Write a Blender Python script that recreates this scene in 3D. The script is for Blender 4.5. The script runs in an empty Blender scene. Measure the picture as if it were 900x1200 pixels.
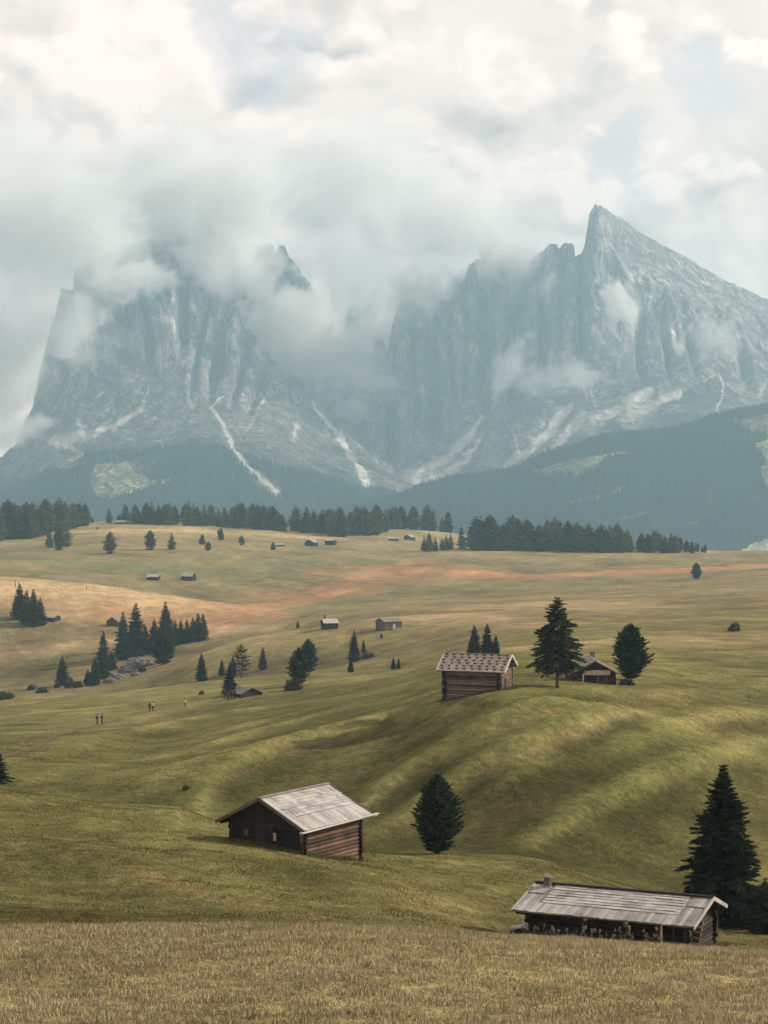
import bpy, math, random
import numpy as np
from mathutils import Matrix, Vector

# ------------------------------------------------------------------ basics
SC = bpy.context.scene
COL = SC.collection
F = 2250.0                      # focal length of the lens in photo pixels (photo 900 x 1200, horizon at 600)
R = math.radians
rng = np.random.default_rng(7)
random.seed(7)

def link(o):
    COL.objects.link(o)
    return o

def tag(o, label=None, cat=None, group=None, kind=None):
    if label: o['label'] = label
    if cat: o['category'] = cat
    if group: o['group'] = group
    if kind: o['kind'] = kind
    return o

def empty(name, loc=(0, 0, 0), rz=0.0):
    o = link(bpy.data.objects.new(name, None))
    o.location = loc
    o.rotation_euler = (0, 0, rz)
    o.empty_display_size = 0.3
    return o

def mesh_np(name, V, loops, starts, totals, tone=None, col=None, smooth=True):
    me = bpy.data.meshes.new(name)
    V = np.ascontiguousarray(V, dtype=np.float32)
    me.vertices.add(len(V)); me.vertices.foreach_set('co', V.ravel())
    me.loops.add(len(loops)); me.loops.foreach_set('vertex_index', np.asarray(loops, dtype=np.int32))
    me.polygons.add(len(starts))
    me.polygons.foreach_set('loop_start', np.asarray(starts, dtype=np.int32))
    me.polygons.foreach_set('loop_total', np.asarray(totals, dtype=np.int32))
    me.polygons.foreach_set('use_smooth', np.full(len(starts), smooth, dtype=bool))
    if tone is not None:
        a = me.attributes.new('tone', 'FLOAT', 'POINT')
        a.data.foreach_set('value', np.asarray(tone, dtype=np.float32))
    if col is not None:
        a = me.attributes.new('col', 'FLOAT_COLOR', 'POINT')
        c = np.ones((len(V), 4), dtype=np.float32); c[:, :3] = col
        a.data.foreach_set('color', c.ravel())
    me.update(calc_edges=True)
    me.validate()
    return me

def tri_mesh(name, V, T, tone=None, col=None, smooth=False):
    T = np.asarray(T, dtype=np.int32)
    n = len(T)
    return mesh_np(name, V, T.ravel(), np.arange(n) * 3, np.full(n, 3), tone, col, smooth)

def grid_mesh(name, P, col=None, tone=None):
    nr, nc = P.shape[:2]
    idx = np.arange(nr * nc).reshape(nr, nc)
    q = np.stack([idx[:-1, :-1], idx[:-1, 1:], idx[1:, 1:], idx[1:, :-1]], -1).reshape(-1, 4)
    n = len(q)
    return mesh_np(name, P.reshape(-1, 3), q.ravel(), np.arange(n) * 4, np.full(n, 4),
                   tone, None if col is None else col.reshape(-1, 3), True)

def obj(name, me, mat=None, parent=None, loc=None):
    o = link(bpy.data.objects.new(name, me))
    if mat is not None and len(me.materials) == 0:
        me.materials.append(mat)
    if parent is not None: o.parent = parent
    if loc is not None: o.location = loc
    return o

class MB:
    """collects boxes, logs and tubes into one mesh, with a tone per piece"""
    def __init__(s): s.v = []; s.f = []; s.t = []
    def add(s, vs, fs, tone):
        b = len(s.v)
        s.v.extend([tuple(v) for v in vs]); s.f.extend([tuple(i + b for i in f) for f in fs]); s.t.extend([tone] * len(vs))
    def box(s, c, d, m=None, tone=0.5):
        c = Vector(c); hx, hy, hz = d[0] / 2, d[1] / 2, d[2] / 2
        vs = [Vector((x, y, z)) for x in (-hx, hx) for y in (-hy, hy) for z in (-hz, hz)]
        if m is not None: vs = [m @ v for v in vs]
        s.add([v + c for v in vs], [(0, 1, 3, 2), (4, 6, 7, 5), (0, 4, 5, 1), (2, 3, 7, 6), (0, 2, 6, 4), (1, 5, 7, 3)], tone)
    def hexa(s, p, tone=0.5):            # 8 points: four bottom, four top, same order
        s.add(p, [(3, 2, 1, 0), (4, 5, 6, 7), (0, 1, 5, 4), (1, 2, 6, 5), (2, 3, 7, 6), (3, 0, 4, 7)], tone)
    def tube(s, pts, rads, n=8, tone=0.5, caps=True):
        pts = [Vector(p) for p in pts]; rings = []
        vs = []; fs = []
        for i, p in enumerate(pts):
            d = (pts[min(i + 1, len(pts) - 1)] - pts[max(i - 1, 0)]).normalized()
            a = d.orthogonal().normalized(); b = d.cross(a)
            for k in range(n):
                t = 2 * math.pi * k / n
                vs.append(p + (a * math.cos(t) + b * math.sin(t)) * rads[i])
        for i in range(len(pts) - 1):
            for k in range(n):
                k2 = (k + 1) % n
                fs.append((i * n + k, i * n + k2, (i + 1) * n + k2, (i + 1) * n + k))
        if caps:
            fs.append(tuple(range(n - 1, -1, -1))); m = (len(pts) - 1) * n
            fs.append(tuple(m + k for k in range(n)))
        s.add(vs, fs, tone)
    def mesh(s, name, smooth=False):
        loops = [i for f in s.f for i in f]; tot = [len(f) for f in s.f]
        st = np.concatenate([[0], np.cumsum(tot)[:-1]])
        return mesh_np(name, np.array(s.v), loops, st, tot, s.t, None, smooth)
    def build(s, name, mat, parent=None, loc=None, smooth=False):
        return obj(name, s.mesh(name, smooth), mat, parent, loc)

# ------------------------------------------------------------------ numpy gradient noise
_perm = np.random.default_rng(11).permutation(4096)
_g = np.random.default_rng(12).normal(size=(4096, 3)); _g /= np.linalg.norm(_g, axis=1)[:, None]
def noise(x, y, z=0.0):
    x, y, z = np.broadcast_arrays(np.asarray(x, float), np.asarray(y, float), np.asarray(z, float))
    xi, yi, zi = np.floor(x).astype(int), np.floor(y).astype(int), np.floor(z).astype(int)
    fx, fy, fz = x - xi, y - yi, z - zi
    u, v, w = [t * t * t * (t * (t * 6 - 15) + 10) for t in (fx, fy, fz)]
    def g(a, b, c):
        h = _perm[(_perm[(_perm[(xi + a) & 4095] + yi + b) & 4095] + zi + c) & 4095]
        q = _g[h]
        return q[..., 0] * (fx - a) + q[..., 1] * (fy - b) + q[..., 2] * (fz - c)
    def L(a, b, t): return a + (b - a) * t
    return 1.6 * L(L(L(g(0,0,0), g(1,0,0), u), L(g(0,1,0), g(1,1,0), u), v),
                   L(L(g(0,0,1), g(1,0,1), u), L(g(0,1,1), g(1,1,1), u), v), w)
def fbm(x, y, z=0.0, o=4, ridged=False):
    s = 0; a = 1.0; n = 0
    for k in range(o):
        v = noise(x * 2**k + 17.3 * k, y * 2**k - 9.1 * k, np.asarray(z) * 2**k + 3.7 * k)
        if ridged: v = 1 - 2 * np.abs(v)
        s = s + a * v; n += a; a *= 0.5
    return s / n

def sstep(a, b, x):
    t = np.clip((np.asarray(x, float) - a) / (b - a), 0, 1); return t * t * (3 - 2 * t)

def pchip_slopes(X, Yv):
    """X, Yv: (K, N) -> slopes (K, N) of a monotone cubic along axis 0"""
    h = np.diff(X, axis=0); d = np.diff(Yv, axis=0) / h
    m = np.zeros_like(Yv)
    w1 = 2 * h[1:] + h[:-1]; w2 = h[1:] + 2 * h[:-1]
    with np.errstate(divide='ignore', invalid='ignore'):
        hm = (w1 + w2) / (w1 / d[:-1] + w2 / d[1:])
    m[1:-1] = np.where(d[:-1] * d[1:] > 0, hm, 0.0)
    m[0] = d[0]; m[-1] = d[-1]
    return m
def hermite(X, Yv, m, x):
    """evaluate at x (N,) per column"""
    K = X.shape[0]
    i = np.clip((X <= x[None]).sum(0) - 1, 0, K - 2); c = np.arange(X.shape[1])
    x0, x1, y0, y1, m0, m1 = X[i, c], X[i+1, c], Yv[i, c], Yv[i+1, c], m[i, c], m[i+1, c]
    h = x1 - x0; t = np.clip((x - x0) / h, 0, 1)
    return y0*(1+2*t)*(1-t)**2 + h*m0*t*(1-t)**2 + y1*t*t*(3-2*t) + h*m1*t*t*(t-1)
def curve(xk, yk, x):
    xk = np.asarray(xk, float)[:, None]; yk = np.asarray(yk, float)[:, None]
    m = pchip_slopes(xk, yk)
    x = np.clip(np.asarray(x, float), xk[0, 0], xk[-1, 0]); s = x.shape; x = x.ravel()
    i = np.clip(np.searchsorted(xk[:, 0], x, 'right') - 1, 0, len(xk) - 2)
    x0, x1, y0, y1, m0, m1 = xk[i,0], xk[i+1,0], yk[i,0], yk[i+1,0], m[i,0], m[i+1,0]
    h = x1 - x0; t = (x - x0) / h
    return (y0*(1+2*t)*(1-t)**2 + h*m0*t*(1-t)**2 + y1*t*t*(3-2*t) + h*m1*t*t*(t-1)).reshape(s)
def polydist(px, py, pts, signed=False):
    """distance of points to a polyline and the position along it 0..1"""
    sg = np.ones(px.shape); best = np.full(px.shape, 1e9); pos = np.zeros(px.shape); n = len(pts) - 1
    for k in range(n):
        ax, ay = pts[k][0], pts[k][1]; bx, by = pts[k+1][0], pts[k+1][1]
        dx, dy = bx - ax, by - ay; L2 = dx*dx + dy*dy
        t = np.clip(((px-ax)*dx + (py-ay)*dy) / L2, 0, 1)
        d = np.hypot(px - ax - t*dx, py - ay - t*dy)
        c = d < best; best = np.where(c, d, best); pos = np.where(c, (k + t) / n, pos)
        if signed: sg = np.where(c, np.sign(dx * (py - ay) - dy * (px - ax)), sg)
    return (best, pos, sg) if signed else (best, pos)
def inpoly(px, py, poly):
    ins = np.zeros(px.shape, bool); n = len(poly)
    for k in range(n):
        x0, y0 = poly[k]; x1, y1 = poly[(k+1) % n]
        if y0 == y1: continue
        c = ((y0 > py) != (y1 > py)) & (px < (x1-x0)*(py-y0)/(y1-y0) + x0)
        ins ^= c
    return ins

# ------------------------------------------------------------------ materials
class NT:
    def __init__(s, name):
        s.m = bpy.data.materials.new(name); s.m.use_nodes = True
        s.t = s.m.node_tree; s.n = s.t.nodes; s.l = s.t.links
        s.n.clear(); s.out = s.n.new('ShaderNodeOutputMaterial')
    def node(s, typ, **kw):
        x = s.n.new(typ)
        for k, v in kw.items():
            if k.startswith('i_'): x.inputs[k[2:].replace('_', ' ')].default_value = v
            else: setattr(x, k, v)
        return x
    def link(s, a, b): s.l.new(a, b)
    def val(s, v, sock):
        if hasattr(v, 'is_linked') or hasattr(v, 'links'): s.l.new(v, sock)
        else: sock.default_value = v
    def math(s, op, a, b=0.0, clamp=False):
        x = s.n.new('ShaderNodeMath'); x.operation = op; x.use_clamp = clamp
        s.val(a, x.inputs[0]); s.val(b, x.inputs[1]); return x.outputs[0]
    def mix(s, fac, a, b, blend='MIX'):
        x = s.n.new('ShaderNodeMix'); x.data_type = 'RGBA'; x.blend_type = blend
        s.val(fac, x.inputs[0])
        for v, k in ((a, 6), (b, 7)):
            if isinstance(v, (tuple, list)): x.inputs[k].default_value = (*v[:3], 1)
            else: s.l.new(v, x.inputs[k])
        return x.outputs[2]
    def ramp(s, fac, stops, interp='LINEAR'):
        x = s.n.new('ShaderNodeValToRGB'); r = x.color_ramp; r.interpolation = interp
        while len(r.elements) < len(stops): r.elements.new(0.5)
        for e, (p, c) in zip(r.elements, stops):
            e.position = p; e.color = (c, c, c, 1) if not isinstance(c, (tuple, list)) else (*c[:3], 1)
        s.l.new(fac, x.inputs[0]); return x.outputs[0]
    def mapr(s, v, a, b, c, d, smooth=False):
        x = s.n.new('ShaderNodeMapRange'); x.clamp = True
        if smooth: x.interpolation_type = 'SMOOTHSTEP'
        s.val(v, x.inputs[0])
        for k, q in enumerate((a, b, c, d)): x.inputs[k+1].default_value = q
        return x.outputs[0]
    def noise(s, vec, scale, detail=4.0, rough=0.55, dist=0.0):
        x = s.n.new('ShaderNodeTexNoise'); x.inputs['Scale'].default_value = scale
        x.inputs['Detail'].default_value = detail; x.inputs['Roughness'].default_value = rough
        x.inputs['Distortion'].default_value = dist
        if vec is not None: s.l.new(vec, x.inputs['Vector'])
        return x.outputs['Fac']
    def mapping(s, vec, scale=(1, 1, 1), loc=(0, 0, 0)):
        x = s.n.new('ShaderNodeMapping'); x.inputs['Scale'].default_value = scale; x.inputs['Location'].default_value = loc
        s.l.new(vec, x.inputs['Vector']); return x.outputs[0]
    def pos(s): return s.n.new('ShaderNodeNewGeometry').outputs['Position']
    def objc(s): return s.n.new('ShaderNodeTexCoord').outputs['Object']
    def attr(s, name, out='Fac'):
        x = s.n.new('ShaderNodeAttribute'); x.attribute_name = name; return x.outputs[out]
    def bsdf(s, col, rough=0.9, spec=0.2, bump=None, strength=0.3, dist=0.02):
        b = s.n.new('ShaderNodeBsdfPrincipled'); b.inputs['Roughness'].default_value = rough
        b.inputs['Specular IOR Level'].default_value = spec
        if isinstance(col, (tuple, list)): b.inputs['Base Color'].default_value = (*col[:3], 1)
        else: s.l.new(col, b.inputs['Base Color'])
        if bump is not None:
            k = s.n.new('ShaderNodeBump'); k.inputs['Strength'].default_value = strength; k.inputs['Distance'].default_value = dist
            s.l.new(bump, k.inputs['Height']); s.l.new(k.outputs[0], b.inputs['Normal'])
        s.l.new(b.outputs[0], s.out.inputs['Surface']); return b

def wood(name, dark, light, gscale=(1.2, 14, 14), bump=0.4):
    t = NT(name); p = t.objc()
    g = t.noise(t.mapping(p, gscale), 1.0, 6, 0.65)
    big = t.noise(p, 1.1, 3)
    f = t.math('ADD', t.math('MULTIPLY', g, 0.55), t.math('MULTIPLY', t.attr('tone'), 0.55))
    f = t.math('ADD', f, t.math('MULTIPLY', t.math('SUBTRACT', big, 0.5), 0.7))
    c = t.mix(t.mapr(f, 0.25, 0.85, 0, 1), dark, light)
    t.bsdf(c, 0.85, 0.2, g, bump, 0.02)
    return t.m

M = {}
M['log_dark'] = wood('dark_weathered_logs', (0.010, 0.0075, 0.006), (0.058, 0.043, 0.033))
M['log_black'] = wood('shade_black_logs', (0.007, 0.0055, 0.005), (0.034, 0.026, 0.021))  # for the barn's gable: its deep shade put into the wood colour
M['log_brown'] = wood('brown_logs', (0.030, 0.017, 0.011), (0.195, 0.108, 0.066))
M['log_grey'] = wood('grey_brown_logs', (0.045, 0.036, 0.028), (0.19, 0.15, 0.115))
M['shingle'] = wood('silvered_shingles', (0.17, 0.15, 0.135), (0.50, 0.46, 0.42), (14, 1.2, 14))
M['shingle_pale'] = wood('pale_shingles', (0.25, 0.205, 0.175), (0.66, 0.575, 0.50), (14, 1.2, 14))
M['shingle_brown'] = wood('brown_shingles', (0.11, 0.085, 0.072), (0.34, 0.27, 0.23), (14, 1.2, 14))
M['shingle_warm'] = wood('warm_grey_shingles', (0.19, 0.15, 0.13), (0.52, 0.43, 0.37), (14, 1.2, 14))
M['plank_pale'] = wood('pale_planks', (0.30, 0.26, 0.22), (0.60, 0.54, 0.47))
M['gap'] = wood('dark_gap_wood', (0.012, 0.010, 0.009), (0.04, 0.032, 0.027))
t = NT('glass_dark'); t.bsdf((0.03, 0.035, 0.04), 0.15, 0.6); M['glass'] = t.m
t = NT('iron'); t.bsdf((0.05, 0.045, 0.04), 0.6, 0.4); M['iron'] = t.m
t = NT('stone'); p = t.objc(); n = t.noise(p, 2.5, 8, 0.65)
t.bsdf(t.mix(n, (0.08, 0.072, 0.06), (0.27, 0.245, 0.21)), 0.95, 0.1, n, 0.6, 0.05); M['stone'] = t.m
t = NT('bark'); n = t.noise(t.mapping(t.objc(), (14, 14, 2)), 1, 5)
t.bsdf(t.mix(n, (0.03, 0.022, 0.016), (0.11, 0.085, 0.065)), 0.95, 0.1, n, 0.5, 0.02); M['bark'] = t.m

def foliage(name, dark, light, rand=0.5):
    t = NT(name)
    oi = t.n.new('ShaderNodeObjectInfo').outputs['Random']
    f = t.math('ADD', t.math('MULTIPLY', t.attr('tone'), 0.75), t.math('MULTIPLY', t.math('SUBTRACT', oi, 0.5), rand))
    c = t.mix(t.math('MAXIMUM', t.math('MINIMUM', f, 1.0), 0.0), dark, light)
    d = t.node('ShaderNodeBsdfDiffuse'); t.link(c, d.inputs[0])
    tr = t.node('ShaderNodeBsdfTranslucent'); t.link(c, tr.inputs[0])
    mx = t.node('ShaderNodeMixShader'); mx.inputs[0].default_value = 0.22
    t.link(d.outputs[0], mx.inputs[1]); t.link(tr.outputs[0], mx.inputs[2]); t.link(mx.outputs[0], t.out.inputs['Surface'])
    return t.m
M['spruce'] = foliage('spruce_needles', (0.010, 0.018, 0.013), (0.070, 0.082, 0.045))
M['pine'] = foliage('pine_needles', (0.010, 0.022, 0.016), (0.060, 0.084, 0.050))
M['larch'] = foliage('larch_needles', (0.030, 0.040, 0.020), (0.085, 0.080, 0.038))
M['forest'] = foliage('ridge_forest_needles', (0.016, 0.034, 0.020), (0.165, 0.170, 0.070), 0.9)
M['spruce_light'] = foliage('ragged_spruce_needles', (0.020, 0.028, 0.018), (0.085, 0.085, 0.048))
M['shrub'] = foliage('shrub_leaves', (0.03, 0.035, 0.018), (0.085, 0.08, 0.04))
M['brown_bush'] = foliage('brown_twigs', (0.045, 0.030, 0.024), (0.11, 0.075, 0.06))
# ------------------------------------------------------------------ meadow terrain (plan heightfield)
XK = np.array([-400, -150, 0, 150, 300, 450, 600, 750, 900, 1050, 1300], float)
def ext(v, dl=(0, 0), dr=(0, 0)):
    v = list(v); return [v[0] + dl[0], v[0] + dl[1]] + v + [v[-1] + dr[0], v[-1] + dr[1]]
LAY = []
def lay(Yv, yv, dl=(0, 0), dr=(0, 0)):
    if not isinstance(Yv, (list, tuple)): Yv = [Yv] * 7
    if not isinstance(yv, (list, tuple)): yv = [yv] * 7
    LAY.append((ext(Yv), ext(yv, dl, dr)))
lay(3.0, 1780); lay(5.0, 1510); lay(10.0, 1330); lay(28, 1203)
lay(46, [1088, 1085, 1083, 1088, 1098, 1108, 1116], (6, 2), (6, 16))
lay(60, [1103, 1100, 1099, 1106, 1116, 1123, 1130], (6, 2), (6, 16))
lay(75, [1066, 1070, 1075, 1088, 1108, 1113, 1120], (-20, -10), (2, 10))
lay(86, [1024, 1034, 1046, 1062, 1092, 1100, 1106], (-40, -16), (2, 10))
lay(104, [962, 975, 993, 1019, 1036, 1060, 1082], (-60, -25), (8, 20))
lay([130, 125, 122, 122, 120, 114, 112], [922, 952, 978, 997, 1003, 1040, 1072], (-60, -25), (12, 30))
lay([165, 158, 150, 148, 146, 142, 140], [945, 972, 990, 1007, 1012, 1046, 1074], (-50, -20), (10, 20))
lay(200, [900, 912, 896, 862, 815, 842, 874], (-20, -10), (10, 20))
lay(250, [876, 878, 854, 824, 791, 796, 812], (-10, -5), (10, 15))
lay(350, [850, 846, 824, 801, 768, 764, 766], (5, 2), (4, 8))
lay(500, [822, 806, 792, 777, 746, 735, 728], (15, 8), (-4, -10))
lay(560, [830, 814, 799, 768, 737, 727, 718], (15, 8), (-4, -8))
lay(640, [812, 794, 742, 729, 723, 714, 704], (10, 6), (-4, -8))
lay(710, [788, 778, 752, 722, 714, 706, 696], (0, 2), (-4, -8))
lay(800, [732, 738, 728, 712, 704, 698, 689], (-10, -6), (-3, -6))
lay(900, [677, 690, 711, 704, 697, 690, 682], (-6, -4), (-2, -4))
lay(970, [680, 693, 712, 700, 692, 685, 677], (-4, -2), (-2, -4))
lay(1150, [656, 660, 668, 672, 672, 666, 662], (0, 0), (0, 0))
lay(1400, [634, 630, 634, 640, 643, 644, 646], (0, 0), (2, 6))
lay(1500, [628, 620, 626, 633, 648, 651, 654], (0, 0), (3, 8))
lay(1750, [619, 611, 616, 619, 633, 664, 684], (4, 2), (6, 14))
lay(2100, [660, 650, 650, 655, 675, 702, 722], (0, 0), (0, 0))
lay(2700, [780, 780, 780, 780, 780, 780, 780], (0, 0), (0, 0))

def base_h(X, Y):
    sh = X.shape; X = X.ravel(); Y = Y.ravel()
    Yc = np.maximum(Y, 3.0)
    px = np.clip(450 + F * X / Yc, -400, 1300)
    LY = np.stack([curve(XK, l[0], px) for l in LAY]); Ly = np.stack([curve(XK, l[1], px) for l in LAY])
    LT = np.log(LY)
    y = hermite(LT, Ly, pchip_slopes(LT, Ly), np.log(np.clip(Yc, 3.0, 2700)))
    z = -(y - 600) / F * Yc
    z = np.where(Y < 3.0, -1.573 + (3.0 - Y) * 0.02, z)
    return z.reshape(sh)

FOLDS = []
def fine_h(X, Y):
    Yp = np.maximum(Y, 1.0)
    w1 = sstep(60, 110, Y) * (1 - sstep(1500, 2300, Y))
    big = fbm(X / 38.0, Y / 52.0, 2.0, 3)
    med = fbm(X / 11.0 + 40, Y / 15.0, 7.0, 3)
    ca, sa = math.cos(R(32)), math.sin(R(32)); U = X * ca - Y * sa; Vv = X * sa + Y * ca
    rid = fbm(U / 26.0, Vv / 95.0, 6.6, 3, True) - .15
    w2 = sstep(128, 165, Y) * (1 - sstep(300, 420, Y)) * sstep(-22, 4, X - 0.02 * Y)
    far = fbm(X / 120.0, Y / 190.0, 4.0, 3)
    z = w2 * 0.55 * rid + w1 * (0.95 * big * (1 - 0.3 * sstep(300, 600, Y)) + 0.26 * med) + sstep(300, 700, Y) * (1 - sstep(1500, 2300, Y)) * 2.2 * far
    z = z + 0.10 * fbm(X / 3.1, Y / 3.7, 1.0, 3) * (1 - sstep(90, 200, Y)) + 0.12 * med * (1 - sstep(50, 70, Y)) * sstep(10, 25, Y)
    for pts, amp, wf, wb in FOLDS:
        d, t, sg = polydist(X + 1.2 * med, Y + 1.5 * med, pts, True)
        env = np.sin(np.pi * np.clip(0.08 + 0.84 * t, 0, 1)) ** 0.7
        w_ = np.where(sg > 0, wb, wf); q = np.sqrt((d / w_) ** 2 + .04) - .2
        z = z + amp * env * np.exp(-q * 1.5) * (1 + .25 * big)
    return z
def height(X, Y):
    X = np.asarray(X, float); Y = np.asarray(Y, float)
    return base_h(X, Y) + fine_h(X, Y)
_YS = np.exp(np.linspace(math.log(24), math.log(2500), 1600))
def locate(px, py, ymin=24.0, ymax=2500.0, h=None):
    """the first ground point seen through photo pixel (px, py)"""
    h = h or height
    Xs = (px - 450) / F * _YS
    z = h(Xs, _YS); yy = 600 - F * z / _YS
    ok = (_YS >= ymin) & (_YS <= ymax)
    k = np.nonzero((yy <= py) & ok)[0]
    if len(k) == 0:
        k = [np.argmin(np.where(ok, np.abs(yy - py), 1e9))]
    k = k[0]
    return float(Xs[k]), float(_YS[k]), float(z[k])
def plan(pts, ymin=115, ymax=2500):
    return [locate(px, py, ymin, ymax, base_h)[:2] for px, py in pts]
# terrace-like crests of the slope: a gentle back, a steep front towards the valley (height, front width, back width)
_fold_px = [
    ([(205, 965), (235, 942), (262, 918), (310, 896), (355, 882), (405, 868), (455, 850), (530, 834)], 2.3, 4.2, 8),
    ([(150, 952), (200, 925), (260, 893), (330, 868), (400, 846)], 1.0, 4, 9),
    ([(405, 966), (432, 942), (475, 913), (520, 888), (560, 868), (600, 850), (660, 834)], 1.35, 2.0, 3.2),
    ([(475, 968), (520, 935), (560, 911), (640, 882), (690, 861), (735, 842)], 1.3, 2.4, 3.4),
    ([(620, 1000), (690, 962), (760, 925), (830, 893), (905, 870)], 1.1, 2.2, 3.6),
    ([(740, 880), (800, 858), (850, 845), (920, 835)], .7, 2.2, 3.6),
    ([(640, 852), (680, 842), (730, 836)], .35, 1.8, 3.0),
    ([(60, 918), (160, 896), (260, 868), (400, 832)], .9, 5, 10),
    ([(0, 900), (120, 872), (240, 845), (330, 826)], 1.2, 6, 14),
    ([(120, 850), (220, 833), (330, 812), (450, 795)], 1.4, 8, 18),
    ([(690, 905), (760, 885), (830, 868)], .7, 1.8, 3),
    ([(540, 960), (600, 925), (660, 905)], .6, 1.6, 2.6),
]
FOLDS += [(plan(p), a, wf, wb) for p, a, wf, wb in _fold_px]
_near_px = [([(0, 985), (80, 1004), (180, 1030), (300, 1062)], 0.55, 4), ([(0, 1012), (100, 1038), (220, 1066)], -0.45, 4),
            ([(0, 945), (60, 968), (140, 985), (230, 995)], -0.6, 4), ([(330, 1030), (430, 1040), (540, 1060)], 0.35, 4)]
FOLDS += [(plan(p, 62, 130), a, w, w) for p, a, w in _near_px]

NR, NC = 900, 560
tY = np.linspace(0, 1, NR)
rowY = np.exp(np.log(14) + tY * (np.log(2720) - np.log(14))) - 34
rowY[0] = -30
sC = np.linspace(-0.46, 0.46, NC)
GX = sC[None, :] * (rowY[:, None] + 38); GY = np.repeat(rowY[:, None], NC, 1)
GZ = height(GX, GY)
GP = np.stack([GX, GY, GZ], -1)

# ground colour: greens, straw and rusty autumn patches, by place in the meadow, with shade painted by the huts
def ground_color(X, Y, Z):
    lY = np.log(np.maximum(Y, 5.0))
    px = 450 + F * X / np.maximum(Y, 5.0)
    kY = np.log([5, 46, 62, 110, 170, 260, 420, 620, 800, 950, 1200, 1500, 2700])
    cols = np.array([(.36,.285,.130), (.36,.285,.130), (.192,.156,.062), (.182,.160,.058), (.160,.142,.050), (.175,.154,.056), (.205, .172, .066),
                     (.230,.178,.080), (.265,.200,.096), (.240,.190,.090), (.250,.196,.094), (.310,.235,.115), (.24,.19,.08)])
    c = np.stack([np.interp(lY, kY, cols[:, k]) for k in range(3)], -1)
    n1 = fbm(X / 26.0, Y / 40.0, 9.0, 4); n2 = fbm(X / 7.0, Y / 11.0, 5.0, 4); n3 = fbm(X / 160.0, Y / 260.0, 1.0, 3)
    n4 = fbm(X / 1.3, Y / 1.7, 5.0, 3)
    straw = np.array([.30, .215, .10]); green = np.array([.102, .105, .034]); rust = np.array([.36, .165, .072]); dark = np.array([.075, .068, .024])
    nearw = 1 - sstep(250, 700, Y)
    def mixc(c, t, k): return c + (np.asarray(k) - c) * np.clip(t, 0, 1)[..., None]
    c = mixc(c, 0.40 * sstep(0.05, 0.6, n1 + 0.5 * n2), straw)
    c = mixc(c, 0.55 * sstep(0.0, 0.6, -n1 + 0.4 * n2) * (0.5 + 0.5 * nearw), green)
    c = mixc(c, 0.45 * sstep(0.1, 0.6, -n2) * nearw * sstep(55, 75, Y), dark)
    # rusty and straw bands on the far meadows (plan polylines: points, half width in m, strength, colour)
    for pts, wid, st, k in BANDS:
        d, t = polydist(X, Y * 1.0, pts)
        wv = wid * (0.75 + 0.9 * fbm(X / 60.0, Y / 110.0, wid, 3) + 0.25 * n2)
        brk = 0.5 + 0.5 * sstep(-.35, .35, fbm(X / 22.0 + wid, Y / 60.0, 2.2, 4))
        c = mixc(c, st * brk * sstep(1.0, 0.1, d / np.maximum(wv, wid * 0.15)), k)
    ter = fbm(X / 16.0, Y / 4.5, 3.3, 4) * sstep(60, 110, Y)
    c = c * (1 + 0.26 * n2 + 0.16 * n4 * nearw + 0.22 * ter * (1 - .5 * sstep(400, 900, Y)))[..., None]
    return np.clip(c, 0.01, 0.6)
def plan2(pts, ymin, ymax): return [locate(px, py, ymin, ymax)[:2] for px, py in pts]
RU = (.42, .225, .110); ST = (.47, .31, .165); GR = (.175, .172, .078); DG = (.075, .075, .024)
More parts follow.
